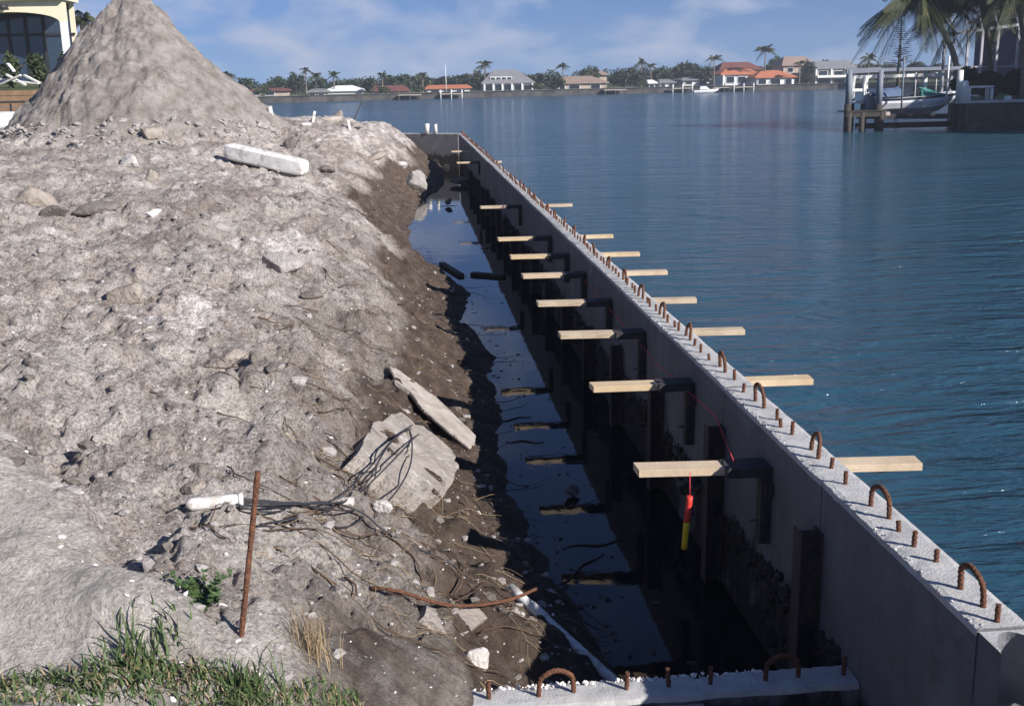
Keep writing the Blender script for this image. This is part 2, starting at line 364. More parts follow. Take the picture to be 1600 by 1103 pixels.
def concrete(name, lo, hi, top=None, stain=None):
    m = M(name, hi, .9, scale=3.5, col2=lo, bump=.5, bscale=45, spec=.2, detail=8)
    t = m.node_tree; b = t.nodes['Principled BSDF']; ln = t.links.new
    cur = b.inputs['Base Color'].links[0].from_socket
    c = N(t, 'ShaderNodeTexCoord'); 
    if stain:
        zlev, width, colr = stain
        sep = N(t, 'ShaderNodeSeparateXYZ'); geo = N(t, 'ShaderNodeNewGeometry'); ln(geo.outputs['Position'], sep.inputs['Vector'])
        n = N(t, 'ShaderNodeTexNoise'); n.inputs['Scale'].default_value = 5.0; n.inputs['Detail'].default_value = 6; n.inputs['Roughness'].default_value = .65
        mp2 = N(t, 'ShaderNodeMapping'); mp2.inputs['Scale'].default_value = (1, 1, .35); ln(geo.outputs['Position'], mp2.inputs['Vector']); ln(mp2.outputs['Vector'], n.inputs['Vector'])
        a = N(t, 'ShaderNodeMath', operation='MULTIPLY_ADD'); a.inputs[1].default_value = -width; ln(n.outputs['Fac'], a.inputs[0]); ln(sep.outputs['Z'], a.inputs[2])
        r = N(t, 'ShaderNodeMapRange'); r.inputs['From Min'].default_value = zlev-width*.5+.05; r.inputs['From Max'].default_value = zlev-width*.5-.05
        ln(a.outputs[0], r.inputs['Value'])
        x = N(t, 'ShaderNodeMix', data_type='RGBA'); x.inputs['B'].default_value = (*colr, 1); ln(cur, x.inputs['A']); ln(r.outputs['Result'], x.inputs['Factor'])
        cur = x.outputs['Result']
        # vertical run-down streaks
        n3 = N(t, 'ShaderNodeTexNoise'); n3.inputs['Scale'].default_value = 4; n3.inputs['Detail'].default_value = 5
        mp3 = N(t, 'ShaderNodeMapping'); mp3.inputs['Scale'].default_value = (3, 3, .22); ln(geo.outputs['Position'], mp3.inputs['Vector']); ln(mp3.outputs['Vector'], n3.inputs['Vector'])
        r3 = N(t, 'ShaderNodeMapRange'); r3.inputs['From Min'].default_value = .52; r3.inputs['From Max'].default_value = .72; r3.inputs['To Max'].default_value = .45; ln(n3.outputs['Fac'], r3.inputs['Value'])
        x3 = N(t, 'ShaderNodeMix', data_type='RGBA'); x3.inputs['B'].default_value = (.12, .10, .085, 1); ln(cur, x3.inputs['A']); ln(r3.outputs['Result'], x3.inputs['Factor']); cur = x3.outputs['Result']
    ln(cur, b.inputs['Base Color'])
    if stain: add_speckle(m, (.22, .22, .23), 1.7, .55, .5); add_speckle(m, (.10, .095, .095), 3.1, .62, .5); add_speckle(m, (.06, .058, .056), 70, .71, .7)
    return m
def water_material(name, deep, rough, waves):
    m = bpy.data.materials.new(name); m.use_nodes = True; t = m.node_tree; b = t.nodes['Principled BSDF']; ln = t.links.new
    b.inputs['Base Color'].default_value = (*deep, 1); b.inputs['Roughness'].default_value = rough; b.inputs['IOR'].default_value = 1.333
    b.inputs['Specular IOR Level'].default_value = .5
    geo = N(t, 'ShaderNodeNewGeometry'); prev = None
    for sc, st, det, dist in waves:
        q = N(t, 'ShaderNodeMapping'); q.inputs['Scale'].default_value = st; q.inputs['Rotation'].default_value = (0, 0, math.radians(-18)); ln(geo.outputs['Position'], q.inputs['Vector'])
        n = N(t, 'ShaderNodeTexNoise'); n.inputs['Scale'].default_value = sc; n.inputs['Detail'].default_value = det; n.inputs['Roughness'].default_value = .55; n.inputs['Distortion'].default_value = .6
        ln(q.outputs['Vector'], n.inputs['Vector'])
        bp = N(t, 'ShaderNodeBump'); bp.inputs['Strength'].default_value = 1.0; bp.inputs['Distance'].default_value = dist
        ln(n.outputs['Fac'], bp.inputs['Height'])
        if sc > .5 and rough > .1:
            ng = N(t, 'ShaderNodeTexNoise'); ng.inputs['Scale'].default_value = .045; ng.inputs['Detail'].default_value = 3; ln(geo.outputs['Position'], ng.inputs['Vector'])
            rg_ = N(t, 'ShaderNodeMapRange'); rg_.inputs['From Min'].default_value = .35; rg_.inputs['From Max'].default_value = .65; rg_.inputs['To Min'].default_value = .45; rg_.inputs['To Max'].default_value = 1.0; ln(ng.outputs['Fac'], rg_.inputs['Value']); ln(rg_.outputs['Result'], bp.inputs['Strength'])
        if prev: ln(prev.outputs['Normal'], bp.inputs['Normal'])
        prev = bp
    ln(prev.outputs['Normal'], b.inputs['Normal'])
    return m
SOIL = soil_material()
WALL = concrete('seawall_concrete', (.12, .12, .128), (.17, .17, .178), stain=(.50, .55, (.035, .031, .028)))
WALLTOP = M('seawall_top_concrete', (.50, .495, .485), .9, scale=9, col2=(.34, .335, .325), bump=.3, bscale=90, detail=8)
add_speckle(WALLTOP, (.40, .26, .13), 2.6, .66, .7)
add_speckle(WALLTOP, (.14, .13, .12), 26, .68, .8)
SLABM = M('old_concrete', (.37, .335, .30), .92, scale=5, col2=(.21, .18, .157), bump=1.0, bscale=38, detail=9)
add_speckle(SLABM, (.14, .12, .105), 30, .62, .7); add_speckle(SLABM, (.58, .55, .51), 7, .60, .7)
WHITEC = M('white_concrete', (.80, .79, .76), .85, scale=7, col2=(.58, .56, .52), bump=.5, bscale=50, detail=8)
add_speckle(WHITEC, (.30, .265, .23), 3.2, .55, .6); add_speckle(WHITEC, (.25, .22, .19), 14, .60, .7)
RUST = M('rusty_steel', (.20, .085, .045), .85, scale=45, col2=(.075, .035, .024), bump=.8, bscale=120)
RUSTP = M('rusty_pile_steel', (.095, .068, .057), .85, scale=14, col2=(.045, .036, .034), bump=.6, bscale=60)
PINE = M('pine_lumber', (.61, .49, .35), .75, scale=3, col2=(.45, .345, .235), bump=.15, bscale=40)
add_speckle(PINE, (.33, .22, .12), 9, .60, .5, stretch=(1, 9, 9))
PINE2 = M('greyed_pine', (.56, .46, .33), .8, scale=4, col2=(.38, .30, .21), bump=.2, bscale=40); add_speckle(PINE2, (.25, .19, .13), 7, .56, .6, stretch=(1, 10, 10)); add_speckle(PINE2, (.60, .59, .56), 13, .66, .7)
PINE3 = M('yellow_pine', (.62, .49, .32), .75, scale=3, col2=(.47, .35, .21), bump=.15, bscale=40); add_speckle(PINE3, (.30, .18, .09), 10, .61, .6, stretch=(1, 12, 12)); add_speckle(PINE3, (.58, .56, .52), 17, .68, .6)
OLDWOOD = M('weathered_wood', (.50, .46, .41), .9, scale=6, col2=(.25, .21, .18), bump=.6, bscale=60)
DARKWOOD = M('dark_wet_wood', (.05, .042, .036), .7, scale=9, col2=(.02, .017, .015))
STEEL_SHADE = M('bracket_steel_and_shade', (.070, .060, .058), .75, scale=12, col2=(.032, .028, .028), bump=.4, bscale=50)  # steel of leg and lug; on the sleeve its dark tone stands for shade
PVC = M('white_plastic', (.66, .655, .63), .45, var=.06, scale=9)
add_speckle(PVC, (.33, .28, .23), 11, .52, .6); add_speckle(PVC, (.24, .20, .165), 40, .60, .6)
CABLE = M('grey_cable', (.035, .035, .040), .55, scale=20)
ROCKG = M('grey_rock', (.40, .375, .355), .92, scale=7, col2=(.23, .205, .19), bump=.8, bscale=40, detail=8)
ROCKT = M('tan_rock', (.37, .33, .285), .92, scale=7, col2=(.20, .165, .135), bump=.9, bscale=35, detail=8)
ROCKD = M('dark_rock', (.22, .195, .175), .9, scale=8, col2=(.10, .086, .075), bump=.8, bscale=40)
ROCKW = M('pale_rock', (.60, .57, .53), .9, scale=6, col2=(.40, .37, .34), bump=.7, bscale=40)
SHELL = M('shell', (.74, .71, .67), .7, scale=30)
ROOTM = M('dead_root', (.12, .075, .05), .9, scale=12, col2=(.055, .038, .028))
STRAW = M('dry_straw', (.36, .27, .16), .9, scale=9, col2=(.22, .16, .09))
GRASSM = M('grass_blade', (.11, .16, .06), .6, scale=14, col2=(.05, .085, .03))
add_speckle(GRASSM, (.22, .18, .11), 18, .58, .8)
WEEDM = M('weed_leaf', (.095, .15, .055), .6, scale=30, col2=(.05, .09, .03))
WATER = water_material('bay_water', (.020, .064, .098), .12, [(1.3, (.5, 1.6, 1), 4, .40), (5.0, (.6, 1.5, 1), 4, .07), (.12, (.6, 1.6, 1), 2, .4)])
STILL = water_material('still_water', (.010, .010, .011), .02, [(.8, (1, 1, 1), 2, .003), (6, (1, 1, 1), 3, .0006)])

# ------------------------------------------------------------------ the setting: bank, water
def build_bank():
    ys = G_Y; nu = G_N; xx = G_X.ravel(); yy = np.repeat(G_Y[:, None], G_N, 1).ravel(); Z, s, sm, pl = G_Z.ravel(), G_S.ravel(), G_SM.ravel(), G_PL.ravel()
    wet = 1.05-sstep(.55, 1.75, s+0.35*fbm(xx*.7, yy*.7, 91, 3))
    wet = np.maximum(np.maximum(wet, .40*(1-sstep(1.3, 2.8, s+0.5*fbm(xx*.5, yy*.5, 93, 2)))), .10+.12*(fbm(xx*.35, yy*.35, 95, 3) > .1))
    near = 1-sstep(4.6, 6.5, yy)
    wet = np.maximum(wet, near*sstep(-1.0, -.1, xx)*.75)
    V = np.stack([xx, yy, Z], 1); nr = len(ys)
    i = (np.arange(nr-1)[:, None]*nu+np.arange(nu-1)[None, :]).ravel()
    Fq = np.stack([i, i+1, i+nu+1, i+nu], 1)
    me = np_mesh('bank', V, Fq, SOIL, True, {'wet': wet, 'smooth': sm*.9, 'pile': pl})
    o = link(bpy.data.objects.new('bank', me)); tag(o, kind='structure', label='bare sandy earth bank with a tall mound of spoil')
build_bank()
mb = MB(); mb.add([(2.03, -200, 0), (4000, -200, 0), (4000, 5000, 0), (2.03, 5000, 0)], [(0, 1, 2, 3)])
mb.add([(-4000, 44.6, 0), (2.03, 44.6, 0), (2.03, 5000, 0), (-4000, 5000, 0)], [(0, 1, 2, 3)])
tag(mb.build('water', WATER), kind='structure', label='rippled blue open water of the bay')
mb = MB(); mb.add([(-2.2, 4.44, 0.0), (1.98, 4.44, 0.0), (1.98, 44, 0.0), (-2.2, 44, 0.0)], [(0, 1, 2, 3)])
tag(mb.build('trench_water', STILL), kind='structure', label='still dark water in the trench behind the seawall')

# ------------------------------------------------------------------ seawall
XI, XO, ZT = 1.92, 2.12, 1.30
def panel(parent, P, Q, zt, th, side, seed, zb=-.9, nst=56, name='wall_panel', ragged=.010):
    """concrete panel from P to Q (inner edge line), thickness to the right of travel * side"""
    P = np.array(P, float); Q = np.array(Q, float); d = Q-P; ln = np.linalg.norm(d); d /= ln; n = np.array([d[1], -d[0]])*side
    prof = [(0, zb), (0, .2), (0, zt-.10), (0, zt-.03), (.004, zt-.004), (.03, zt), (th*.35, zt), (th*.65, zt), (th-.03, zt), (th-.006, zt-.004), (th, zt-.03), (th, zb)]
    vs = []; tt = np.linspace(0, 1, nst)
    for k, a in enumerate(tt):
        e = seed*7.3+a*ln
        for j, (q, z) in enumerate(prof):
            if j in (3, 4, 5):
                j1 = ragged*(fbm(np.array([e*14]), np.array([j*.6+seed]), 81, 4, .7)[0]); j2 = ragged*.8*(fbm(np.array([e*11]), np.array([j*.5+9.]), 83, 4, .7)[0])
                qq, zz = q+max(0, j1)*1.6-.002, z-max(0, j2)*1.5
                if j == 3: qq = q
            elif 6 <= j <= 8: qq, zz = q, z+.004*fbm(np.array([e*9]), np.array([q*40.]), 85, 3)[0]
            elif j in (9, 10): qq, zz = q+.4*ragged*fbm(np.array([e*10]), np.array([3.]), 87, 3)[0], z
            else: qq, zz = q, z
            p = P+d*a*ln+n*qq; vs.append((p[0], p[1], zz))
    m = len(prof); top = (3, 4, 5, 6, 7, 8, 9)
    mbf = MB(); mbf.add(vs, [(k*m+j, (k+1)*m+j, (k+1)*m+j+1, k*m+j+1) for k in range(nst-1) for j in range(m-1)])
    mbf.f += [tuple(range(m))[::-1], tuple((nst-1)*m+j for j in range(m))]; mbf.sm += [False, False]
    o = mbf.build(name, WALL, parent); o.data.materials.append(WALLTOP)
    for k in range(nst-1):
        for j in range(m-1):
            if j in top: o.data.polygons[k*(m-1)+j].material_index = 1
    bm = bmesh.new(); bm.from_mesh(o.data); bmesh.ops.recalc_face_normals(bm, faces=bm.faces); bm.to_mesh(o.data); bm.free()
    return o
def ribbed(pts, r, n=8):
    """bar with rolled-in ribs"""
    P = curve_pts(pts, 60) if len(pts) > 2 else np.linspace(pts[0], pts[1], 16)
    L_ = np.concatenate([[0], np.cumsum(np.linalg.norm(np.diff(P, axis=0), axis=1))])
    rs = r*(1+.09*np.sign(np.sin(L_/0.011*math.pi)))
    return P, rs
def bar_mesh(name, pts, r):
    P, rs = ribbed(pts, r); b = MB(); b.tube(P, rs, 8); return b.mesh(name, RUST)
STUBS = [bar_mesh('rebar_stub', [np.array((0, 0, -.03)), np.array((lx, ly, h))], .0105) for lx, ly, h in ((0, 0, .062), (.006, -.004, .052), (-.004, .008, .070), (.004, .006, .045))]
def loop_pts(wd, h, lean): return [np.array(p) for p in ((0, -wd, -.03), (lean*.2, -wd, h*.35), (lean*.6, -wd*.82, h*.76), (lean, 0, h), (lean*.7, wd*.82, h*.76), (lean*.2, wd, h*.35), (0, wd, -.03))]
LOOPS = [bar_mesh('rebar_loop', loop_pts(wd, h, le), .0115) for wd, h, le in ((.078, .115, 0), (.07, .105, .015), (.075, .12, -.012))]
def inst(name, me, loc, rz, parent):
    o = bpy.data.objects.new(name, me); o.location = loc; o.rotation_euler = (0, 0, rz); return link(o, parent)
wall = empty('seawall', (0, 0, 0), 'long grey concrete panel seawall with rusty rebar along its white top', 'seawall')
JOINTS = [3.42] + [4.93+1.7*k for k in range(23)]
for k, (a, b) in enumerate(zip(JOINTS[:-1], JOINTS[1:])):
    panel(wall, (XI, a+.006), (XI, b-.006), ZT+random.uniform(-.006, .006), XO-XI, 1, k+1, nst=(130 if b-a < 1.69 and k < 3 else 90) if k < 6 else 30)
YEND = JOINTS[-1]
y = 3.61; k = 0
loops = [3.66, 4.51, 5.32, 6.24, 7.05, 8.0]
while loops[-1] < YEND-1.0: loops.append(loops[-1]+.85+random.uniform(-.04, .04))
for ly in loops:
    inst('rebar_loop', random.choice(LOOPS), (2.02+random.uniform(-.01, .01), ly, ZT), random.uniform(-.12, .12), wall)
stubs = [3.47, 3.98, 4.13, 4.29, 4.87, 5.10, 5.66, 5.79, 5.92, 6.52, 6.78]
for a, b in zip(loops[4:-1], loops[5:]):
    stubs += [a+(b-a)*t+random.uniform(-.02, .02) for t in (.28, .5, .72)]
for i, sy in enumerate(stubs):
    inst('rebar_stub', STUBS[i % 4], (2.02+random.uniform(-.015, .015), sy, ZT), random.uniform(0, 6), wall)
# keyed end of the near panel and the lower panel that carries on towards the viewer
low = empty('lower_seawall_panel', (2.02, 2.2, 0), 'lower concrete seawall panel with a keyed end at the photo corner', 'seawall')
panel(low, (XI+.015, 1.0), (XI+.015, 3.245), 1.06, .2, 1, 77, nst=50)
mb = MB(); arc = [(XI+.2*t, 3.25-.055*math.sin(math.pi*t)*0) for t in (0, 1)]
rim = []
for t in np.linspace(0, 1, 13): rim.append((XI+.004+.192*t, 3.41-.145*(1-math.sin(math.pi*t)**.7)))
vs = [(x_, y_, z_) for z_ in (1.02, 1.288) for x_, y_ in rim]; nb = len(rim)
back = [(XI+.004+.192*t, 3.419, z_) for z_ in (1.02, 1.288) for t in np.linspace(0, 1, 13)]
mb.add(vs+back, [(i, i+1, nb+i+1, nb+i) for i in range(nb-1)]+[(nb+i, nb+i+1, 3*nb+i+1, 3*nb+i) for i in range(nb-1)]+[(0, nb, 3*nb, 2*nb), (nb-1, 3*nb-1, 4*nb-1, 2*nb-1)])
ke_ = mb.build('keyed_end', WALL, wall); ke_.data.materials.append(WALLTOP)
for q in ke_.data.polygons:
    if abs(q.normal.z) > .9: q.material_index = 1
# far return wall and near return wall
fw = empty('far_return_wall', (2.0, 43.0, 0), 'grey concrete return wall closing the far end of the trench', 'seawall')
FP = [(-3.4, 46.2), (-2.0, 45.45), (-.65, 44.6), (.65, 43.75), (1.92, 42.95)]
for k in range(4): panel(fw, FP[k], FP[k+1], ZT-.02, .2, -1, 40+k, nst=20)
nw = empty('near_return_wall', (1.0, 4.4, 0), 'short low concrete return wall in front with one sunlit end', 'seawall')
ZN = .55
panel(nw, (.05, 4.53), (1.915, 4.53), ZN, .17, 1, 60, nst=150, ragged=.02)
mb = MB(); mb.box((.10, 4.330, .34), (1.2, 4.359, .505)); mb.build('form_board', OLDWOOD, nw)
for px, kind in ((762, 's'), (866, 'l'), (975, 's'), (1043, 's'), (1108, 's'), (1222, 'l'), (1320, 's')):
    p = atz(px, 1074-(px-762)*.03, ZN)
    if kind == 's': inst('rebar_stub', STUBS[random.randrange(3)], (p[0]-nw.location.x, 4.44-nw.location.y, ZN), random.uniform(0, 6), nw).scale = (1, 1, 1.25)
    else: inst('rebar_loop', LOOPS[0], (p[0]-nw.location.x, 4.44-nw.location.y, ZN), math.pi/2+.1, nw)

def pebble_field(name, pts, smin, smax, material, seed, flat=.7, sub=None, power=2.2):
    rg = np.random.default_rng(seed); v, f = sub or ICO1; n = len(pts); nv = len(v)
    sc = smin+(smax-smin)*rg.random(n)**power
    a = rg.random(n)*6.283; jit = 1+.28*rg.normal(size=(n, nv)).clip(-1.5, 1.5)*.8
    st = np.stack([rg.uniform(.7, 1.35, n), rg.uniform(.7, 1.2, n), rg.uniform(.5, 1, n)*flat], 1)
    W = v[None]*jit[:, :, None]*st[:, None, :]; tl = rg.uniform(-.5, .5, n)
    x = W[:, :, 0]*np.cos(a)[:, None]-W[:, :, 1]*np.sin(a)[:, None]; yy = W[:, :, 0]*np.sin(a)[:, None]+W[:, :, 1]*np.cos(a)[:, None]; zz = W[:, :, 2]
    x, zz = x*np.cos(tl)[:, None]-zz*np.sin(tl)[:, None], x*np.sin(tl)[:, None]+zz*np.cos(tl)[:, None]
    V = np.stack([x, yy, zz], 2)*sc[:, None, None]+np.asarray(pts)[:, None, :]+np.array([0, 0, .12])*sc[:, None, None]
    Fq = (f[None]+(np.arange(n)*nv)[:, None, None]).reshape(-1, 3)
    return link(bpy.data.objects.new(name, np_mesh(name, V.reshape(-1, 3), Fq, material, False)))
g = np.random.default_rng(3)
pts = np.stack([g.uniform(.2, 1.55, 150), 4.527+g.normal(0, .006, 150)-np.abs(g.normal(0, .012, 150)), np.full(150, ZN-.002)], 1)
o = pebble_field('aggregate_edge', pts, .004, .013, SHELL, 5, 1); o.parent = nw; o.location = (-nw.location.x, -nw.location.y, -nw.location.z); o['kind'] = 'stuff'
pts = np.stack([XI+.006+np.abs(g.normal(0, .010, 200)), 3.45+g.random(200)**1.5*14, np.full(200, ZT-.005)], 1)
o = pebble_field('aggregate_edge', pts, .003, .010, WALLTOP, 6, 1); o.parent = wall; o['kind'] = 'stuff'
# crust of oysters and tar at the tide line of the inner face
n = 1500; ty = 4.6+g.random(n)**1.4*18; tz = .47+.10*fbm(ty*1.3, ty*0, 12, 3)+np.where(g.random(n) < .4, -np.abs(g.normal(0, .16, n)), g.normal(0, .035, n))
pts = np.stack([np.full(n, XI-.006), ty, tz], 1)
o = pebble_field('oyster_crust', pts, .008, .034, DARKWOOD, 8, 1.4); o.parent = wall; o['kind'] = 'stuff'

# steel H piles at the joints
ORD = ['nearest', 'second', 'third', 'fourth', 'fifth', 'sixth', 'seventh', 'eighth', 'ninth', 'tenth', 'eleventh', 'twelfth', 'thirteenth', 'fourteenth', 'fifteenth', 'sixteenth', 'seventeenth', 'eighteenth', 'nineteenth', 'twentieth', 'twenty-first', 'twenty-second', 'twenty-third']
for k, jy in enumerate(JOINTS[1:19]):
    zt = [1.05, 1.05, .87, .78][k] if k < 4 else .56+random.uniform(-.08, .10)
    p = empty('steel_pile', (XI-.06, jy, 0), ORD[k]+' rusty steel pile from the camera, standing against the seawall inner face' if k < 12 else 'small rusty steel pile, '+ORD[k]+' from the camera, against the far half of the seawall', 'pile', 'steel piles along the seawall')
    a = MB(); a.box((XI-.112, jy-.055, -.9), (XI-.104, jy+.055, zt)); a.build('front_flange', RUSTP, p)
    a = MB(); a.box((XI-.104, jy-.004, -.9), (XI-.012, jy+.004, zt-.002)); a.build('web', RUSTP, p)
    a = MB(); a.box((XI-.012, jy-.055, -.9), (XI-.004, jy+.055, zt-.004)); a.build('rear_flange', RUSTP, p)

# pine boards thrust through the wall with a cleat under each
BY = [5.74, 7.43, 9.05, 10.62, 12.2, 13.55, 15.2, 19.3, 30.2, 35.0]
for k, by in enumerate(BY):
    zc = 1.09+random.uniform(-.02, .02); x0 = 1.21+random.uniform(-.03, .03); x1 = 2.79+random.uniform(-.05, .05); sk = -.06+random.uniform(-.03, .03)
    if k >= 8: x0, x1 = (1.3, 2.5) if k == 8 else (1.35, 2.1)
    lab = ORD[k]+' pine board from the camera, sticking through the seawall over both waters' if k else 'nearest pine board through the seawall with a red string at its inner end'
    if k == 9: lab = 'farthest tiny pine board sticking out of the seawall by the return wall'
    b = empty('pine_board', (XI, by, zc), lab, 'board', 'boards through the seawall')
    wd, th = .135, .042
    a = MB(); P0 = np.array((x0, by-sk*(XI-x0), zc)); P1 = np.array((x1, by+sk*(x1-XI), zc)); d = (P1-P0)/np.linalg.norm(P1-P0); s_ = np.cross(d, (0, 0, 1)); u_ = np.array((0, 0, 1.))
    vs = []; ch = .004
    for e, cut in ((P0, .10), (P1, -.02)):
        for aa, bb in ((-1, -1+ch*20), (-1+ch*6, -1), (1-ch*6, -1), (1, -1+ch*20), (1, 1-ch*20), (1-ch*6, 1), (-1+ch*6, 1), (-1, 1-ch*20)):
            q = e+s_*aa*wd/2+u_*bb*th/2+d*cut*wd*(aa*.6); vs.append(q)
    a.add(vs, [tuple(range(8)), tuple(range(8, 16))[::-1]]+[(i, 8+i, 8+(i+1) % 8, (i+1) % 8) for i in range(8)])
    o = a.build('plank', (PINE, PINE2, PINE3)[(k*2+k//3) % 3], b)
    bm = bmesh.new(); bm.from_mesh(o.data); bmesh.ops.recalc_face_normals(bm, faces=bm.faces); bm.to_mesh(o.data); bm.free()
    if k < 9:
        lg = .42 if k < 3 else .32
        a = MB(); a.box((XI-.255, by-wd/2-.022, zc-th/2-.006), (XI-.004, by+wd/2+.018, zc+th/2+.006)); br = a.build('shade_sleeve', STEEL_SHADE, b)  # dark sleeve added round the plank to deepen the wall's shade on it
        a = MB(); a.box((XI-.062, by-wd/2-.020, zc-lg), (XI-.0045, by-wd/2+.06, zc-th/2-.0065)); a.build('bracket_leg', STEEL_SHADE, br)
        a = MB(); a.box((XI-.050, by-wd/2-.06, zc-.125), (XI-.005, by-wd/2-.0205, zc-.06)); a.build('lug', STEEL_SHADE, br)
        a = MB(); a.tube([(XI-.004, by-.03, zc-.30), (XI-.10, by-.03, zc-.30)], .006, 6); a.build('tie_rod', RUSTP, b)
        a = MB(); a.tube([(x1-.42, by+.02, zc-th/2-.002), (XO-.004, by+.02, zc-.20)], .004, 5); a.build('tie_wire', RUSTP, b)

# ------------------------------------------------------------------ things lying on the bank
def slab(name, outline, lift, thick, material, label, cat, seed, rough=.012, group=None, flat=None, rings=(0, .3, .6, .85, .96, 1.0)):
    """broken slab whose upper outline rests on the bank; outline given as ground points"""
    P = np.array([hit(*q) for q in outline]) if len(outline[0]) == 2 else np.array(outline)
    c = P.mean(0); u, s_, vt = np.linalg.svd(P-c); nrm = vt[2]*(1 if vt[2][2] > 0 else -1)
    if flat is not None: nrm = nrm*(1-flat)+np.array([0, 0, 1.])*flat; nrm /= np.linalg.norm(nrm)
    P = P-np.outer((P-c)@nrm, nrm)
    Pd = []
    m0 = len(P)
    for i in range(m0):
        a, b = P[i], P[(i+1) % m0]; k = 6
        for t in range(k): Pd.append(a+(b-a)*t/k)
    P = np.array(Pd); m = len(P); rg = np.random.default_rng(seed)
    edge = fbm(np.arange(m)*.55, np.zeros(m)+seed, seed, 3)
    P = c+(P-c)*(1+.06*edge)[:, None]
    vs = []
    layers = [(r, lift) for r in rings]+[(1.02, lift-thick*.3), (1.0, lift-thick*.7), (.94, lift-thick)]
    for r, h in layers[1:]:
        ring = c+(P-c)*r
        nn = fbm(ring[:, 0]*7+seed, ring[:, 1]*7+h*20, seed+1, 4)
        vs.append(ring+nrm*(h+rough*nn*1.0)[:, None] if r <= 1.0 and h == lift else ring+nrm*h+(P-c)*(nn*rough*1.2)[:, None])
    V = np.vstack(vs+[(c+nrm*lift)[None], (c+nrm*(lift-thick))[None]]); nl = len(layers)-1
    fs = [(k*m+i, k*m+(i+1) % m, (k+1)*m+(i+1) % m, (k+1)*m+i) for k in range(nl-1) for i in range(m)]
    fs += [(nl*m, (i+1) % m, i) for i in range(m)]+[(nl*m+1, (nl-1)*m+i, (nl-1)*m+(i+1) % m) for i in range(m)]
    b = MB(); b.add(V, fs); o = b.build(name, material, origin=c)
    bm = bmesh.new(); bm.from_mesh(o.data); bmesh.ops.recalc_face_normals(bm, faces=bm.faces); bm.to_mesh(o.data); bm.free()
    return tag(o, label, cat, group)
def rock(name, px, py, wpx, hpx, material, label, seed, cat='rock', group='loose rocks on the bank', sink=.55, rz=None, depth=1.0, sub=ICO3, rough=.07):
    p = hit(px, py); dist = np.linalg.norm(p-EYE); sx = wpx*dist/F/2; sz = hpx*dist/F/2
    v, f = rock_verts(seed, sub, rough=rough); v = v/np.abs(v).max(0)
    rg = np.random.default_rng(seed); a = rg.uniform(-.5, .5) if rz is None else rz
    v = v*np.array([sx, sx*depth*.8, sz])
    me = np_mesh(name, np.stack([v[:, 0]*math.cos(a)-v[:, 1]*math.sin(a), v[:, 0]*math.sin(a)+v[:, 1]*math.cos(a), v[:, 2]], 1), f, material, False)
    o = link(bpy.data.objects.new(name, me)); o.location = (p[0], p[1]+sx*.3, p[2]+sz*(1-sink*1.2))
    return tag(o, label, cat, group)

slab('concrete_slab', [(578, 668), (612, 660), (640, 682), (676, 702), (694, 722), (700, 752), (684, 788), (646, 800), (602, 784), (562, 752), (540, 736)], .10, .36, SLABM, 'large broken concrete slab lying under the looped cables', 'slab', 301, .035)
slab('broken_concrete', [(655, 955), (700, 945), (745, 950), (760, 968), (740, 985), (712, 1003), (675, 985), (652, 972)], .03, .12, SLABM, 'flat pale concrete chunk half buried beside the bent rusty rod', 'rubble', 302, .02)
rock('broken_concrete', 748, 1043, 44, 44, ROCKW, 'pale pointed rubble lump next to the low near wall', 303)
PL = [hit(608, 588), hit(626, 588), hit(676, 634), hit(742, 694), hit(738, 708), hit(700, 692), hit(668, 666), hit(658, 652), hit(640, 626), hit(620, 606)]
slab('broken_plank', [p+np.array([0, 0, .06]) for p in PL], .02, .032, OLDWOOD, 'weathered splintered plank lying along the top of the concrete slab', 'plank', 305, .006)
# white beam
A, B = hit(352, 247, .15), hit(478, 276, .15)
def lump_beam(name, A, B, wd, ht, material, label, cat, seed):
    A, B = np.array(A), np.array(B); d = B-A; ln = np.linalg.norm(d); d /= ln; s_ = np.cross(d, (0, 0, 1)); s_ /= np.linalg.norm(s_); u_ = np.cross(s_, d)
    ns, ncr = 40, 20; vs = []
    for i in range(ns):
        t = i/(ns-1); e = min(1, math.sqrt(max(0, 1-(abs(2*t-1))**14)))*.5+.5 if 0 < i < ns-1 else .45
        for k in range(ncr):
            an = 2*math.pi*k/ncr; ca, sa = math.cos(an), math.sin(an); q = (abs(ca)**6+abs(sa)**6)**(-1/6)
            nn = fbm(np.array([t*9+seed]), np.array([ca*1.5+sa*2]), seed, 4)[0]
            vs.append(A+d*ln*t+(s_*ca*wd/2+u_*sa*ht/2)*q*e*(1+.05*nn)+u_*ht*.5)
    b = MB(); b.add(vs, [(i*ncr+k, i*ncr+(k+1) % ncr, (i+1)*ncr+(k+1) % ncr, (i+1)*ncr+k) for i in range(ns-1) for k in range(ncr)]+[tuple(range(ncr))[::-1], tuple((ns-1)*ncr+k for k in range(ncr))], False)
    return tag(b.build(name, material, origin=A), label, cat)
lump_beam('concrete_post', A, B, .34, .33, WHITEC, 'chunky white concrete post lying across the bank below the mound', 'post', 310)

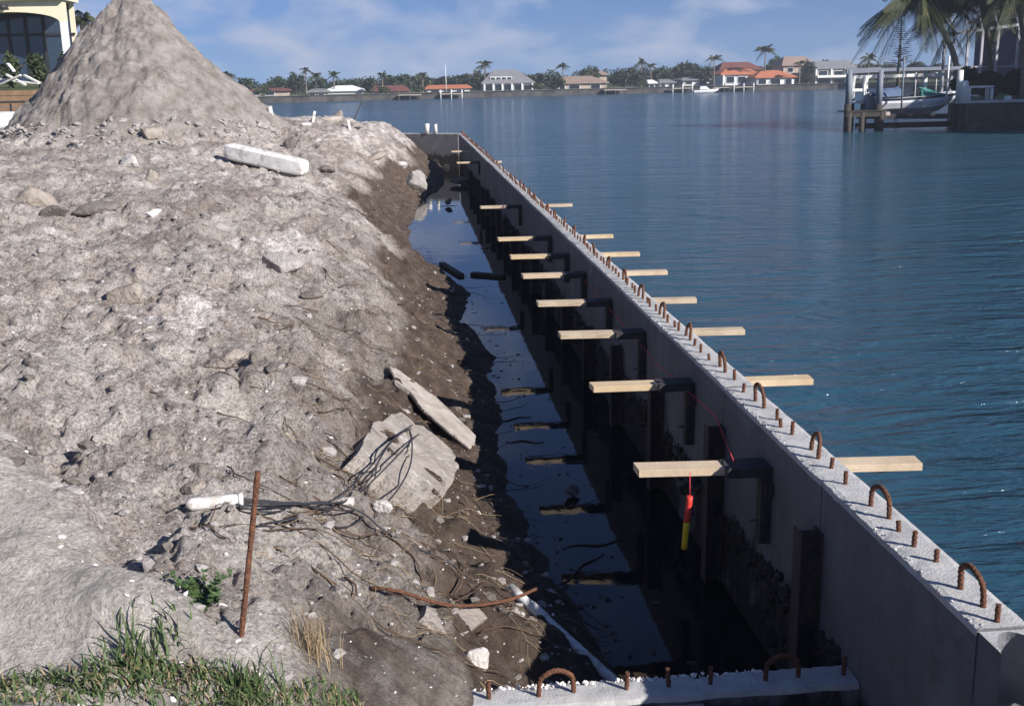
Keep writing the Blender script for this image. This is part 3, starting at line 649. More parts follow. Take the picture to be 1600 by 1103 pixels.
rock('boulder', 55, 322, 62, 52, ROCKT, 'rounded tan boulder at the left edge of the bank', 320, 'boulder', sub=ICO4, rough=.12)
rock('rock', 231, 212, 42, 22, ROCKT, 'smooth oval stone at the foot of the mound', 321)
rock('rock', 203, 262, 30, 38, ROCKW, 'upright pale pointed stone below the mound', 322)
rock('rock', 240, 283, 24, 26, ROCKT, 'orange tan stone between the upright stone and white post', 323)
rock('rock', 85, 338, 46, 34, ROCKD, 'dark stone just below the tan boulder', 324)
rock('rock', 150, 333, 70, 24, ROCKD, 'long low dark clod right of the tan boulder', 325)
rock('rock', 440, 425, 66, 44, ROCKG, 'grey angular rock in the middle of the slope', 326, sub=ICO4)
rock('rock', 200, 472, 64, 42, ROCKT, 'buff flat topped stone at the centre left of the bank', 327)
rock('rock', 108, 438, 34, 20, ROCKG, 'small grey clod left of the buff stone', 328)
rock('rock', 490, 466, 40, 22, ROCKD, 'dark brown clod below the grey angular rock', 329)
rock('rock', 370, 565, 50, 34, ROCKT, 'brown earthy clump with dead grass above the plank', 330)
rock('rock', 402, 568, 26, 30, ROCKD, 'dark pitted clod right of the brown earthy clump', 331)
rock('rock', 378, 612, 30, 24, ROCKD, 'small blackish clod under the brown earthy clump', 332)
rock('rock', 420, 606, 20, 18, ROCKG, 'small grey clod beside the blackish clod', 333)
rock('rock', 310, 742, 36, 24, ROCKD, 'dark brown clod above the white conduit pipe', 334)
rock('rock', 305, 768, 50, 22, ROCKT, 'flat tan stone just above the white conduit pipe', 335)
rock('rock', 238, 337, 30, 14, SHELL, 'bright white shard on the upper bank', 336)
rock('rock', 505, 268, 40, 18, ROCKD, 'dark stone at the right end of the white post', 337)
rock('rock', 455, 232, 26, 22, ROCKD, 'dark round stone above the white post end', 338)
rock('rock', 648, 297, 46, 44, ROCKG, 'big grey rounded lump jutting from the bank above the water', 339, 'boulder', sub=ICO4)
rock('broken_block', 585, 250, 40, 18, ROCKT, 'tan block on the far part of the bank', 340, 'rubble')
rock('rock', 627, 262, 20, 14, ROCKW, 'small white rubble piece near the tan block', 341)
rock('rock', 540, 580, 18, 10, ROCKT, 'little tan pebble above the top end of the plank', 342)
rock('rock', 318, 945, 20, 20, ROCKD, 'dark stone beside the green weed', 343)
rock('rock', 215, 945, 22, 18, ROCKG, 'grey stone in the hollow left of the weed', 344)
rock('rock', 470, 600, 34, 22, ROCKG, 'grey clod left of the splintered plank', 345)
rock('rock', 540, 790, 30, 18, ROCKW, 'pale stone under the cables beside the slab', 346)
rock('rock', 600, 800, 40, 26, ROCKW, 'white crumbled rubble at the foot of the slab', 347)
rock('rock', 515, 770, 26, 14, ROCKG, 'thin grey stone beneath the cable bundle', 348)
rock('rock', 893, 778, 26, 22, ROCKD, 'black lump sitting in the trench water', 349, sink=.1)
rock('rock', 700, 322, 16, 12, ROCKD, 'small black lump in the far trench water', 350, sink=.1)
rock('rock', 718, 290, 40, 14, ROCKD, 'dark clod at the far end of the trench water', 351, sink=.1)
# rubble heap by the far crest
for i, (px, py, w_, h_, mt, lb) in enumerate([(518, 190, 44, 12, OLDWOOD, 'grey slab in the rubble on the far crest'), (530, 184, 20, 16, ROCKT, 'pointed tan block on the far crest rubble'), (556, 202, 26, 8, ROCKD, 'dark flat piece lying on the far crest'), (478, 196, 18, 8, ROCKW, 'white chip on the far crest near the stake')]):
    rock('broken_block', px, py, w_, h_, mt, lb, 360+i, 'rubble', group='rubble on the far crest')
def stake(name, base, top, r, material, label, cat, dy=0, flat=False):
    b0 = hit(*base); t0 = aty(top[0], top[1], b0[1]+dy); d = t0-b0
    a = MB()
    if flat: a.beam(b0-d*.25, t0, r*2, r*1.0, up=(0, 1, 0))
    else:
        P = np.linspace(b0-d*.18, t0, 14); a.tube(P, r*(1+.10*np.sin(np.arange(14)*2.2)), 8)
    return tag(a.build(name, material, origin=b0), label, cat)
stake('rusty_stake', (377, 995), (403, 736), .0105, RUST, 'rusty steel rod driven upright into the bank in front of the cables', 'stake', .1)
stake('marker_stake', (547, 203), (544, 187), .04, PVC, 'short white marker stake right of the far crest rubble', 'stake', flat=True)
stake('marker_stake', (489, 192), (492, 174), .04, PVC, 'white wooden marker stake left of the far crest rubble', 'stake', flat=True)
stake('marker_stake', (424, 178), (422, 166), .05, PVC, 'small white stake beside the right foot of the mound', 'stake', flat=True)
stake('thin_rod', (553, 188), (566, 158), .02, RUSTP, 'thin dark rod leaning over the water on the far crest', 'rod')
# bent rusty bar over the bank edge
P = curve_pts([hit(580, 921, .02), hit(625, 927, .05), hit(690, 946, .06), hit(745, 948, .12), aty(800, 938, 5.6), aty(838, 922, 5.75)], 50)
P[:, 2] += .01; a = MB(); a.tube(P, .0095*(1+.1*np.sign(np.sin(np.arange(len(P))*2.0))), 8)
tag(a.build('bent_rebar', RUST, origin=P[0]), 'long bent rusty bar reaching from the bank over the trench', 'rod')
# white conduit, cables
A, B = hit(290, 795, .05), hit(374, 787, .06); A[2] += .02; B[2] += .02
pr = empty('conduit_pipe', A, 'short white plastic conduit with cables coming out of its end', 'pipe')
a = MB(); Q = np.linspace(A, B, 24); Q = Q; rs = np.full(24, .031); rs[:4] = [.010, .02, .028, .031]; a.tube(Q, rs, 16); a.build('tube', PVC, pr)
a = MB(); d = (B-A)/np.linalg.norm(B-A); a.tube([B-d*.005, B+d*.018, B+d*.019, B-d*.02], [.0345, .0345, .026, .024], 16, caps=True); a.build('rim', PVC, pr)
CB = [
 ([(345, 783, .06), (372, 784, .07), (450, 787, .04), (520, 783, .05), (575, 735, .14), (615, 688, .24), (655, 662, .20), (676, 678, .10)], 'upper cable arching from the conduit over the slab'),
 ([(370, 790, .07), (440, 795, .03), (520, 793, .05), (570, 760, .12), (605, 700, .25), (640, 672, .24), (668, 676, .12)], 'second cable looping over the middle of the slab'),
 ([(372, 788, .07), (450, 789, .03), (545, 800, .04), (600, 790, .14), (640, 732, .20), (641, 676, .26), (618, 685, .24), (592, 722, .16), (586, 748, .10)], 'cable making the widest loop on the slab'),
 ([(374, 793, .07), (455, 790, .05), (540, 785, .05), (575, 760, .1), (620, 715, .2), (655, 680, .2), (680, 684, .1)], 'thin cable following the loops over the slab'),
 ([(374, 795, .06), (430, 802, .02), (500, 786, .03), (560, 800, .03), (600, 830, .02), (660, 862, .02), (700, 880, .02), (730, 905, .02)], 'long thin cable trailing down the bank to the trench'),
 ([(405, 822, .02), (460, 812, .03), (510, 800, .03), (545, 780, .06), (560, 745, .10), (580, 738, .10)], 'short cable end lying loose below the conduit'),
 ([(500, 820, .02), (535, 826, .02), (565, 812, .03), (572, 775, .06), (578, 758, .06)], 'kinked dark cable beneath the slab edge'),
 ([(262, 802, .02), (300, 787, .05), (345, 780, .05), (400, 783, .04), (470, 790, .03)], 'frayed cable lying over the white conduit')]
for pts, lb in CB:
    P = curve_pts([hit(px, py, bk*.75+(.24 if bk >= .1 else .02)) for px, py, bk in pts], 64); P[:, 2] += .008
    a = MB(); a.tube(P, .0052, 7); tag(a.build('cable', CABLE, origin=P[0]), lb, 'cable', 'cables from the conduit')
# white pipe down in the trench
A, B = atz(797, 918, .34), atz(957, 1062, .05); pr = empty('drain_pipe', A, 'long dirty white pipe lying in the shaded trench behind the near wall', 'pipe')
d = (B-A)/np.linalg.norm(B-A); a = MB(); a.tube(np.linspace(A, B+d*.4, 12), .030, 14); a.build('tube', PVC, pr)
a = MB(); a.tube([A+d*.18, A+d*.30], .036, 14); a.build('coupling', PVC, pr)
# plumb marker hanging from the nearest board, red string line
pm = empty('string_weight', (XI-.42, 5.62, .74), 'red and yellow marker hanging on a string below the nearest board', 'marker')
REDP = M('red_plastic', (.62, .05, .035), .5, var=.1); YEL = M('yellow_plastic', (.66, .44, .02), .5, var=.1); STR = M('pink_string', (.75, .06, .08), .7, var=.1)
q0 = aty(1078, 775, 5.62); q1 = aty(1073, 815, 5.62); q2 = aty(1069, 857, 5.62); qt = aty(1078, 738, 5.62)
a = MB(); a.tube(np.linspace(q0, q1, 6), [.017, .018, .018, .018, .018, .018], 12); a.build('red_body', REDP, pm)
a = MB(); a.tube(np.linspace(q1, q2, 6), [.018, .0175, .017, .017, .0165, .016], 12); a.build('yellow_tip', YEL, pm)
a = MB(); a.tube([qt, q0], .0022, 5); a.build('string', STR, pm)
P = [aty(1146, 719, 5.70), (XI-.06, 6.6, 1.12), (XI-.05, 8.29, 1.03), (XI-.05, 12.0, 1.05)]
a = MB(); a.tube(np.array(P, float), .0024, 5); tag(a.build('string_line', STR, origin=P[0]), 'pink red string line stretched along the inside of the seawall', 'string')
# floating timbers
for (p, q, wd, lb) in (((690, 412), (721, 431), .10, 'thin dark plank floating slantwise in the trench'), ((738, 428), (787, 432), .13, 'short dark timber floating across the trench')):
    A, B = atz(*p, .02), atz(*q, .02); a = MB(); a.beam(A, B, wd, .06); tag(a.build('floating_timber', DARKWOOD, origin=A), lb, 'timber', 'timbers afloat in the trench')
for i, (px, py, ln_, an) in enumerate(((800, 655, .4, .3), (700, 322, .5, .1), (820, 690, .35, -.2), (880, 660, .3, 1.0), (930, 850, .5, .15), (760, 388, .3, .4), (845, 520, .35, .5), (905, 890, .6, .9))):
    p = atz(px, py, .004); a = MB(); t = np.linspace(-.5, .5, 9); P = np.stack([p[0]+ln_*t*math.cos(an), p[1]+ln_*t*math.sin(an)+.03*np.sin(t*9+i), np.full(9, .006)], 1)
    a.tube(P, .007*(1-np.abs(t)), 5)
    tag(a.build('floating_twig', ROOTM, origin=p), ['thin twig afloat beside the dark bank toe in mid trench', 'longest twig afloat near the far end of the trench', 'short twig afloat below the second board', 'slanting twig afloat in front of the second board', 'twig afloat beside the black lump in the near trench', 'twig afloat just beyond the two floating timbers', 'twig afloat before the third board', 'steep slanting twig afloat nearest the low return wall'][i], 'twig', 'twigs on the trench water')

g = np.random.default_rng(88); n = 700; yy = 4.8+g.random(n)**1.6*26; xx = toe(yy)+np.abs(g.normal(0, .28, n))+.02; ok = xx < 1.85
tag(pebble_field('scum', np.stack([xx[ok], yy[ok], np.full(ok.sum(), -.001)], 1), .004, .030, DARKWOOD, 89, .12, power=3), kind='stuff', label='dark flecks of scum floating on the trench water')
# scattered stones, shells, roots
def scatter(n, seed, smin, smax, ymin=2.6, ymax=30, bias=1.6):
    g = np.random.default_rng(seed); y = ymin+(ymax-ymin)*g.random(n)**bias; u = g.random(n)
    t_ = toe(y); s = smin+(smax-smin)*u; x = t_-s*(.45*y+.6)/4
    z, s2, sm, pl = terrain(x, y, True); return np.stack([x, y, z], 1), s2, sm, pl, g
p, s2, sm, pl, g = scatter(4200, 401, .1, 4.0)
keep = (g.random(len(p)) > sm*.85) & (g.random(len(p)) > pl*.7); p = p[keep]
tag(pebble_field('stones', p, .006, .045, ROCKG, 402, .75, power=4), kind='stuff', label='small grey stones and clods strewn over the bank')
p, s2, sm, pl, g = scatter(1500, 403, .1, 4.0); p = p[(g.random(len(p)) > sm*1.1) & (g.random(len(p)) > pl*.7)]
tag(pebble_field('dark_stones', p, .008, .050, ROCKD, 404, .7, power=3.5), kind='stuff', label='small dark clods strewn over the bank')
p, s2, sm, pl, g = scatter(1500, 405, .2, 4.0)
g2 = np.random.default_rng(407); an = g2.uniform(3.3, 6.1, 420); rr_ = 3.4+np.abs(g2.normal(0, .5, 420))+.3; cx_ = PILE[0]+rr_*np.cos(an); cy_ = PILE[1]+rr_*np.sin(an)*1.05; ok = cx_ > -.5*cy_-2
tag(pebble_field('mound_clods', np.stack([cx_[ok], cy_[ok], look(cx_[ok], cy_[ok])], 1), .02, .13, ROCKG, 408, .8, sub=ICO2, power=3), kind='stuff', label='loose clods rolled to the foot of the mound')
tag(pebble_field('shells', p, .004, .017, SHELL, 406, .6, power=3), kind='stuff', label='white shell fragments scattered over the bank')
def roots(name, n, seed, material, ymin, ymax, s0, s1, lmin, lmax, r0, label, lift=.006):
    g = np.random.default_rng(seed); b = MB()
    for i in range(n):
        y = ymin+(ymax-ymin)*g.random()**1.4; x = float(toe(np.array([y]))[0])-g.uniform(s0, s1); an = g.uniform(-.9, .9); L_ = g.uniform(lmin, lmax); k = 12
        xs, ys = [x], [y]
        for j in range(k):
            an += g.normal(0, .28); xs.append(xs[-1]+L_/k*math.cos(an)); ys.append(ys[-1]-L_/k*math.sin(an))
        xs, ys = np.array(xs), np.array(ys); zs = np.maximum(look(xs, ys), 0)+lift+np.abs(np.cumsum(g.normal(0, .008, k+1)))
        zs = np.convolve(np.pad(zs, 2, mode='edge'), np.ones(5)/5, 'valid')+.004
        b.tube(np.stack([xs, ys, zs], 1), np.linspace(r0*g.uniform(.6, 1.3), r0*.3, k+1), 5)
    return tag(b.build(name, material), kind='stuff', label=label)
roots('dead_roots', 210, 411, ROOTM, 4.7, 26, .1, 2.2, .15, .8, .0055, 'brown dead roots tangled over the cut face of the bank')
roots('dry_straw', 300, 412, STRAW, 4.6, 14, .05, 1.8, .06, .35, .0022, 'pale dry straw and rootlets on the bank')

# grass, weed, dry tuft
def blades(name, roots_, lens, material, seed, width=.0045, parent=None, origin=None, spread=.9):
    g = np.random.default_rng(seed); n = len(roots_); k = 5; a = g.random(n)*6.283; le = g.uniform(.1, spread, n)
    t = np.linspace(0, 1, k); out = np.stack([np.cos(a), np.sin(a), np.zeros(n)], 1); sd_ = np.stack([-np.sin(a), np.cos(a), np.zeros(n)], 1)
    V = np.zeros((n, k, 2, 3)); bend = le[:, None]*t[None]**1.6
    c = roots_[:, None, :]+lens[:, None, None]*(out[:, None, :]*np.sin(bend*1.3)[:, :, None]*t[None, :, None]+np.array([0, 0, 1.])*(t[None]*np.cos(bend*1.3))[:, :, None])
    wd = width*(1-t**2*.9)
    V[:, :, 0] = c-sd_[:, None]*wd[None, :, None]; V[:, :, 1] = c+sd_[:, None]*wd[None, :, None]
    base = (np.arange(n)*k*2)[:, None]; q = np.arange(k-1)*2
    Fq = np.stack([base+q, base+q+1, base+q+3, base+q+2], 2).reshape(-1, 4)
    V = V.reshape(-1, 3)
    if origin is not None: V = V-np.array(origin)
    o = bpy.data.objects.new(name, np_mesh(name, V, Fq, material, True)); link(o, parent)
    if origin is not None and parent is None: o.location = origin
    return o
g = np.random.default_rng(421); R = []; 
for _ in range(1150):
    px = g.uniform(-60, 560); lim = np.interp(px, [-60, 0, 100, 200, 330, 430, 500, 560], [1052, 1062, 1052, 1030, 1046, 1080, 1062, 1092])
    py = lim+abs(g.normal(0, 1))*38; 
    if py > 1180: continue
    R.append((px, py))
cl = np.array(R); D = FWD[None]*F+RIGHT[None]*(cl[:, :1]-CX)-UP[None]*(cl[:, 1:]-CY); z0 = np.full(len(cl), 1.25)
for _ in range(6):
    P_ = EYE+D*((z0-EYE[2])/D[:, 2])[:, None]; z0 = .5*z0+.5*look(P_[:, 0], P_[:, 1])
Q = np.stack([P_[:, 0], P_[:, 1], look(P_[:, 0], P_[:, 1])-.004], 1)
Q = np.array(Q); ln_ = g.uniform(.02, .075, len(Q)); ln_[g.random(len(Q)) < .15] *= 1.7; ln_[g.random(len(Q)) < .35] *= .5
tag(blades('grass', Q, ln_, GRASSM, 422, .0048, spread=1.35), kind='stuff', label='ragged green grass at the bottom left corner')
gi = np.random.default_rng(425).choice(len(Q), 450); dq = Q[gi]+np.random.default_rng(426).normal(0, .02, (450, 3))*np.array([1, 1, 0]); dq[:, 2] = look(dq[:, 0], dq[:, 1])-.002
tag(blades('dead_grass', dq, np.random.default_rng(427).uniform(.02, .08, 450), STRAW, 428, .0026, spread=1.7), kind='stuff', label='dead brown blades matted among the grass')
def tuft(name, px, py, n, rad, lmin, lmax, material, label, cat, seed, width=.003, spread=.9):
    p = hit(px, py); g = np.random.default_rng(seed); xy = g.normal(0, rad, (n, 2))+p[:2]
    r = np.stack([xy[:, 0], xy[:, 1], look(xy[:, 0], xy[:, 1])-.005], 1)
    return tag(blades(name, r, g.uniform(lmin, lmax, n), material, seed+1, width, origin=tuple(p), spread=spread), label, cat)
tuft('dry_grass_tuft', 492, 1022, 130, .045, .08, .20, STRAW, 'dry brown grass tuft right of the rusty rod', 'grass tuft', 431, .0018, .7)
tuft('grass_tuft', 395, 1096, 90, .05, .08, .17, GRASSM, 'tall green grass clump at the bottom edge of the photo', 'grass tuft', 433, .004, .9)
tuft('grass_tuft', 215, 1040, 70, .05, .08, .16, GRASSM, 'green grass clump standing up left of the bottom centre', 'grass tuft', 435, .004, .9)
tuft('grass_tuft', 265, 985, 22, .03, .05, .09, GRASSM, 'few green blades below the weed', 'grass tuft', 437, .004, 1.0)
p = hit(318, 955); wr_ = empty('weed', p, 'leafy green weed growing in the hollow beside the rusty rod', 'weed')
g = np.random.default_rng(440); lm = []
for s_i in range(20):
    an = g.uniform(0, 6.28); L_ = g.uniform(.06, .17); tip = p+np.array([math.cos(an)*L_*.8, math.sin(an)*L_*.8, L_*.75]); mid = (p+tip)/2+np.array([0, 0, .02])
    P = curve_pts([p, mid, tip], 8); a = MB(); a.tube(P, .0016, 5); a.build('stem', WEEDM, wr_)
    for c in P[2:]:
        for q in range(3):
            b2 = g.uniform(0, 6.28); ll = g.uniform(.018, .034); u_ = np.array([math.cos(b2), math.sin(b2), g.uniform(-.2, .5)]); v_ = np.array([-math.sin(b2), math.cos(b2), g.uniform(-.3, .3)])*.4
            lm.append((c, c+u_*ll*.45+v_*ll, c+u_*ll, c+u_*ll*.45-v_*ll))
a = MB()
for q in lm: a.add(q, [(0, 1, 2, 3)])
a.build('leaves', WEEDM, wr_)

# ------------------------------------------------------------------ far shore
def leaf_cloud(blobs, n, size, seed):
    """leaf-clump faces spread through several ellipsoids"""
    g = np.random.default_rng(seed); w_ = np.array([b[3]*b[5] for b in blobs]); w_ = w_/w_.sum(); pick = g.choice(len(blobs), n, p=w_)
    B = np.array(blobs)[pick]; d = g.normal(size=(n, 3)); d /= np.linalg.norm(d, axis=1)[:, None]; r = g.random(n)**.4
    c = B[:, :3]+d*B[:, 3:6]*r[:, None]
    u = g.normal(size=(n, 3)); u /= np.linalg.norm(u, axis=1)[:, None]; v = np.cross(u, g.normal(size=(n, 3))); v /= np.linalg.norm(v, axis=1)[:, None]
    sz = size*g.uniform(.5, 1.3, n)[:, None]
    V = np.stack([c-u*sz, c+v*sz*.45, c+u*sz, c-v*sz*.45], 1).reshape(-1, 3)
    return V, np.arange(n*4).reshape(-1, 4)
LEAFD = M('dark_foliage', (.040, .058, .026), .7, scale=.5, col2=(.018, .028, .014)); LEAFM = M('mid_foliage', (.065, .085, .035), .7, scale=.5, col2=(.030, .044, .020))
PALMM = M('palm_foliage', (.060, .070, .026), .6, scale=.8, col2=(.022, .030, .013))
add_speckle(PALMM, (.20, .15, .06), .9, .60, .6); PALMDRY = M('dry_palm_frond', (.30, .20, .09), .8, scale=3, col2=(.16, .10, .05))
TRUNK = M('palm_trunk', (.24, .20, .16), .9, scale=4, col2=(.13, .105, .085)); BARK = M('bark', (.10, .08, .06), .9, scale=4)
SHX = [200, 330, 400, 600, 800, 930, 1050, 1180, 1310, 1420, 1560]; SHP = [atz(px, py, 0) for px, py in zip(SHX, (167, 163.5, 162, 156.5, 151.5, 148, 145, 142.5, 139.5, 138, 136))]
def shore_y(px): return float(np.interp(px, SHX, [p[1] for p in SHP]))
LANDZ = 1.05
def tree(px, py_top, wpx, off, label, group='trees on the far shore', mat_=None, seed=0, n=700, name='broadleaf_tree', base_z=LANDZ, Y=None, lobes=6):
    Y = shore_y(px)+off if Y is None else Y; c = aty(px, 140, Y); zt = aty(px, py_top, Y)[2]; r = wpx*Y/F/2; hgt = zt-base_z
    root = empty(name, (c[0], Y, base_z), label, 'tree', group); g = np.random.default_rng(seed+900); hgt = max(hgt, 1.5)
    a = MB(); a.tube(curve_pts([(c[0], Y, base_z-.3), (c[0]+g.normal(0, .15), Y, base_z+hgt*.35), (c[0]+g.normal(0, .3), Y, base_z+hgt*.75)], 8), [.05*hgt, .015*hgt], 7); a.build('trunk', BARK, root)
    bl = [(c[0], Y, base_z+hgt*.5, r*.75, r*.7, hgt*.42)]
    for k in range(lobes):
        an = g.uniform(0, 6.28); q = g.uniform(.25, .55); bl.append((c[0]+r*.62*math.cos(an), Y+r*.5*math.sin(an), base_z+hgt*g.uniform(.35, .78), r*q, r*q, hgt*q*.5))
    bl.append((c[0]+g.normal(0, r*.2), Y, base_z+hgt*.82, r*.4, r*.4, hgt*.19))
    V, Fq = leaf_cloud(bl, n, max(.16, r*.16), seed+50); V = V-np.array([c[0], Y, base_z])
    link(bpy.data.objects.new('crown', np_mesh('crown', V, Fq, mat_ or LEAFD, False)), root)
    return root
def frond_geo(b, base, an, el, L_, droop, g, nl=14, lw=.06, hang=.55, rachis=.02, lf=.20):
    d = np.array([math.cos(an), math.sin(an), 0.]); sd_ = np.array([-math.sin(an), math.cos(an), 0.]); t = np.linspace(0, 1, 9)
    P = base+np.outer(L_*t*math.cos(el), d)+np.outer(L_*(t*math.sin(el)-droop*t*t), (0, 0, 1.))
    b.tube(P, np.linspace(rachis, rachis*.2, 9), 4, caps=False)
    for i in range(nl):
        q = .10+.9*i/(nl-1); c = np.array([np.interp(q, t, P[:, k]) for k in range(3)]); tg = P[min(8, int(q*8)+1)]-P[min(7, int(q*8))]; tg /= np.linalg.norm(tg)
        ll = L_*lf*(math.sin(math.pi*min(.97, q*.75+.22))**.6)*g.uniform(.8, 1.15)
        for s_ in (-1, 1):
            o_ = sd_*s_*(1-hang*.6)+tg*.55+np.array([0, 0, -hang]); o_ /= np.linalg.norm(o_); m = c+o_*ll*.55; e = c+o_*ll+np.array([0, 0, -.22*ll*hang])
            wv = tg*lw*.5
            b.add([c-wv, m-wv*.9, e, m+wv*.9, c+wv], [(0, 1, 2, 3, 4)])
def palm(px, py_c, rpx, off, label, seed, group='palms on the far shore', Y=None, base_z=LANDZ, nfr=15, lean=0.0, r=.13, per_frond=False, mat_=None, base_px=None, name='palm_tree'):
    Y = shore_y(px)+off if Y is None else Y; top = aty(px, py_c, Y); L_ = rpx*Y/F*1.18; g = np.random.default_rng(seed)
    bx = top[0]-lean if base_px is None else aty(base_px, 150, Y)[0]
    root = empty(name, (bx, Y, base_z), label, 'palm tree', group)
    mid = np.array([(bx*.62+top[0]*.38)+(bx-top[0])*.1, Y, base_z+(top[2]-base_z)*.5])
    P = curve_pts([(bx, Y, base_z-.3), mid, top], 14); a = MB(); a.tube(P, np.linspace(r*1.3, r*.8, len(P)), 8); a.build('trunk', TRUNK, root)
    b = MB()
    for k in range(nfr):
        an = k*2.399+g.uniform(-.2, .2); el = g.uniform(-.55 if per_frond else -.15, 1.15) if k > 2 else g.uniform(1.0, 1.4); 
        if per_frond: b = MB()
        frond_geo(b, top, an, el, L_*g.uniform(.85, 1.1), g.uniform(.45, .85), g, nl=38 if per_frond else 9, lw=.05*L_/3 if per_frond else L_*.085, hang=g.uniform(.5, .9) if per_frond else .55, rachis=.012*L_, lf=.30 if per_frond else .26)
        if per_frond: b.build('frond', mat_ or PALMM, root)
    if not per_frond: b.build('crown', mat_ or PALMM, root)
    return root
# land strip and seawall of the far shore
FARC = M('far_seawall_concrete', (.10, .095, .09), .9, scale=.6, col2=(.025, .024, .024)); LAWN = M('lawn', (.085, .11, .04), .9, scale=.4, col2=(.05, .07, .028))
FARCAP = M('far_cap', (.19, .185, .18), .9, scale=.5, col2=(.06, .06, .058))
bk = [(p[0]*1.6, p[1]*1.6+40) for p in SHP]; mb = MB(); n_ = len(SHP)
mb.add([(p[0], p[1]+.3, LANDZ) for p in SHP]+[(q[0], q[1], LANDZ+.5) for q in bk], [(i, i+1, n_+i+1, n_+i) for i in range(n_-1)])
tag(mb.build('far_land', LAWN), kind='structure', label='strip of land with lawns on the far shore')
for i in range(n_-1):
    a, b = SHP[i], SHP[i+1]
    o = MB(); o.beam((a[0], a[1]+.2, .25), (b[0], b[1]+.2, .25), .4, 1.7); o = o.build('seawall', FARC, origin=(a[0], a[1], 0))
    tag(o, 'dark low seawall stretch of the far shore, number %s from the left' % ORD[i].replace('nearest', 'one'), 'seawall', 'seawalls of the far shore')
    c = MB(); c.beam((a[0], a[1]+.1, 1.16), (b[0], b[1]+.1, 1.13), .7, .08); o2 = c.build('cap', FARCAP, o)
g = np.random.default_rng(640); bl = []
for px in np.arange(345, 1490, 9.0):
    Y = shore_y(px)+g.uniform(36, 60); c = aty(px+g.uniform(-4, 4), 140, Y); pt = np.interp(px, [345, 480, 600, 740, 850, 960, 1040, 1110, 1200, 1340, 1490], [126, 125, 123, 120, 115, 110, 106, 104, 106, 104, 102])+g.normal(0, 3.0)
    zt_ = aty(px, pt, Y)[2]; hh_ = max(zt_-1, 1.2); bl.append((c[0], Y, 1+hh_*.5, g.uniform(1.5, 2.8), 2.0, hh_*.52))
V, Fq = leaf_cloud(bl, 30000, .38, 641); tag(link(bpy.data.objects.new('far_woods', np_mesh('far_woods', V, Fq, LEAFD, False))), kind='stuff', label='unbroken dark band of trees behind the far houses')
RED = M('red_tile_roof', (.20, .075, .055), .8, scale=1.2, col2=(.13, .05, .04)); ORANGE = M('orange_tile_roof', (.52, .19, .095), .8, scale=1.2, col2=(.38, .13, .065)); GREYR = M('grey_roof', (.24, .24, .25), .8, scale=1.2, col2=(.17, .17, .18)); TANR = M('tan_roof', (.34, .25, .20), .8, scale=1.2, col2=(.24, .17, .14)); WHITER = M('white_roof', (.80, .80, .80), .6, var=.05, scale=1)
WWALL = M('white_wall', (.66, .66, .66), .85, var=.08, scale=1); TWALL = M('tan_wall', (.42, .34, .28), .85, var=.1, scale=1); GLASSD = M('dark_glass', (.018, .024, .032), .12, var=.2, spec=.6); TRIM = M('white_trim', (.70, .70, .70), .7, var=.05)
def house(px0, px1, pe, pr_, off, roof, wallm, label, depth=9, inset=None, wins=(), cols=(), base_z=LANDZ, gable=False, porch=None, name='house', balc=None):
    pm_ = .5*(px0+px1); Y = shore_y(pm_)+off; A_, B_ = aty(px0, pe, Y), aty(px1, pe, Y); ze = .5*(A_[2]+B_[2]); zr = aty(pm_, pr_, Y)[2]; x0, x1 = A_[0], B_[0]; oh = .5
    root = empty(name, (.5*(x0+x1), Y, base_z), label, 'house', 'houses on the far shore')
    a = MB(); a.box((x0+oh, Y+oh, base_z-.3), (x1-oh, Y+depth-oh, ze-.02)); a.build('wall', wallm, root)
    ins = (x1-x0)*.22 if inset is None else inset*(x1-x0); ym = Y+depth/2; th = .22
    vs = [(x0, Y, ze), (x1, Y, ze), (x1, Y+depth, ze), (x0, Y+depth, ze), (x0, Y, ze+th), (x1, Y, ze+th), (x1, Y+depth, ze+th), (x0, Y+depth, ze+th), (x0+ins, ym, zr), (x1-ins, ym, zr)]
    a = MB(); a.add(vs, [(0, 3, 2, 1), (0, 1, 5, 4), (1, 2, 6, 5), (2, 3, 7, 6), (3, 0, 4, 7), (4, 5, 9, 8), (6, 7, 8, 9), (5, 6, 9), (7, 4, 8)]); a.build('roof', roof, root)
    for (a0, a1, t0, t1) in wins:
        q0, q1 = aty(a0, t1, Y), aty(a1, t0, Y); fr = MB(); fr.box((q0[0]-.12, Y+oh-.10, q0[2]-.12), (q1[0]+.12, Y+oh-.003, q1[2]+.12)); f = fr.build('window', TRIM, root)
        p_ = MB(); p_.box((q0[0], Y+oh-.14, q0[2]), (q1[0], Y+oh-.103, q1[2])); p_.build('pane', GLASSD, f)
    for c_ in cols:
        q = aty(c_, pe, Y); a = MB(); a.box((q[0]-.16, Y+.02, base_z), (q[0]+.16, Y+.34, ze-.004)); a.build('column', TRIM, root)
    if balc:
        q0, q1 = aty(balc[0], balc[2], Y), aty(balc[1], balc[2], Y); a = MB(); a.box((q0[0], Y-.9, q0[2]-.15), (q1[0], Y+.5, q0[2]+.35)); a.build('balcony', TRIM, root)
    return root
house(384, 452, 143, 138, 14, RED, TWALL, 'long low house with a brown red roof at the left of the far shore', wins=((395, 405, 145, 149), (415, 428, 145, 149)))
house(478, 512, 145, 139, 12, GREYR, TWALL, 'grey roofed bungalow left of the white roofed building', wins=((484, 492, 147, 150), (498, 506, 147, 150)))
house(505, 569, 143, 134, 18, WHITER, WWALL, 'low building with a bright white roof on the far shore', inset=.3)
house(577, 640, 143, 134, 14, RED, TWALL, 'long bungalow with dark red roof left of the orange roofed one', wins=((584, 596, 145, 149), (604, 618, 145, 149)), inset=.1)
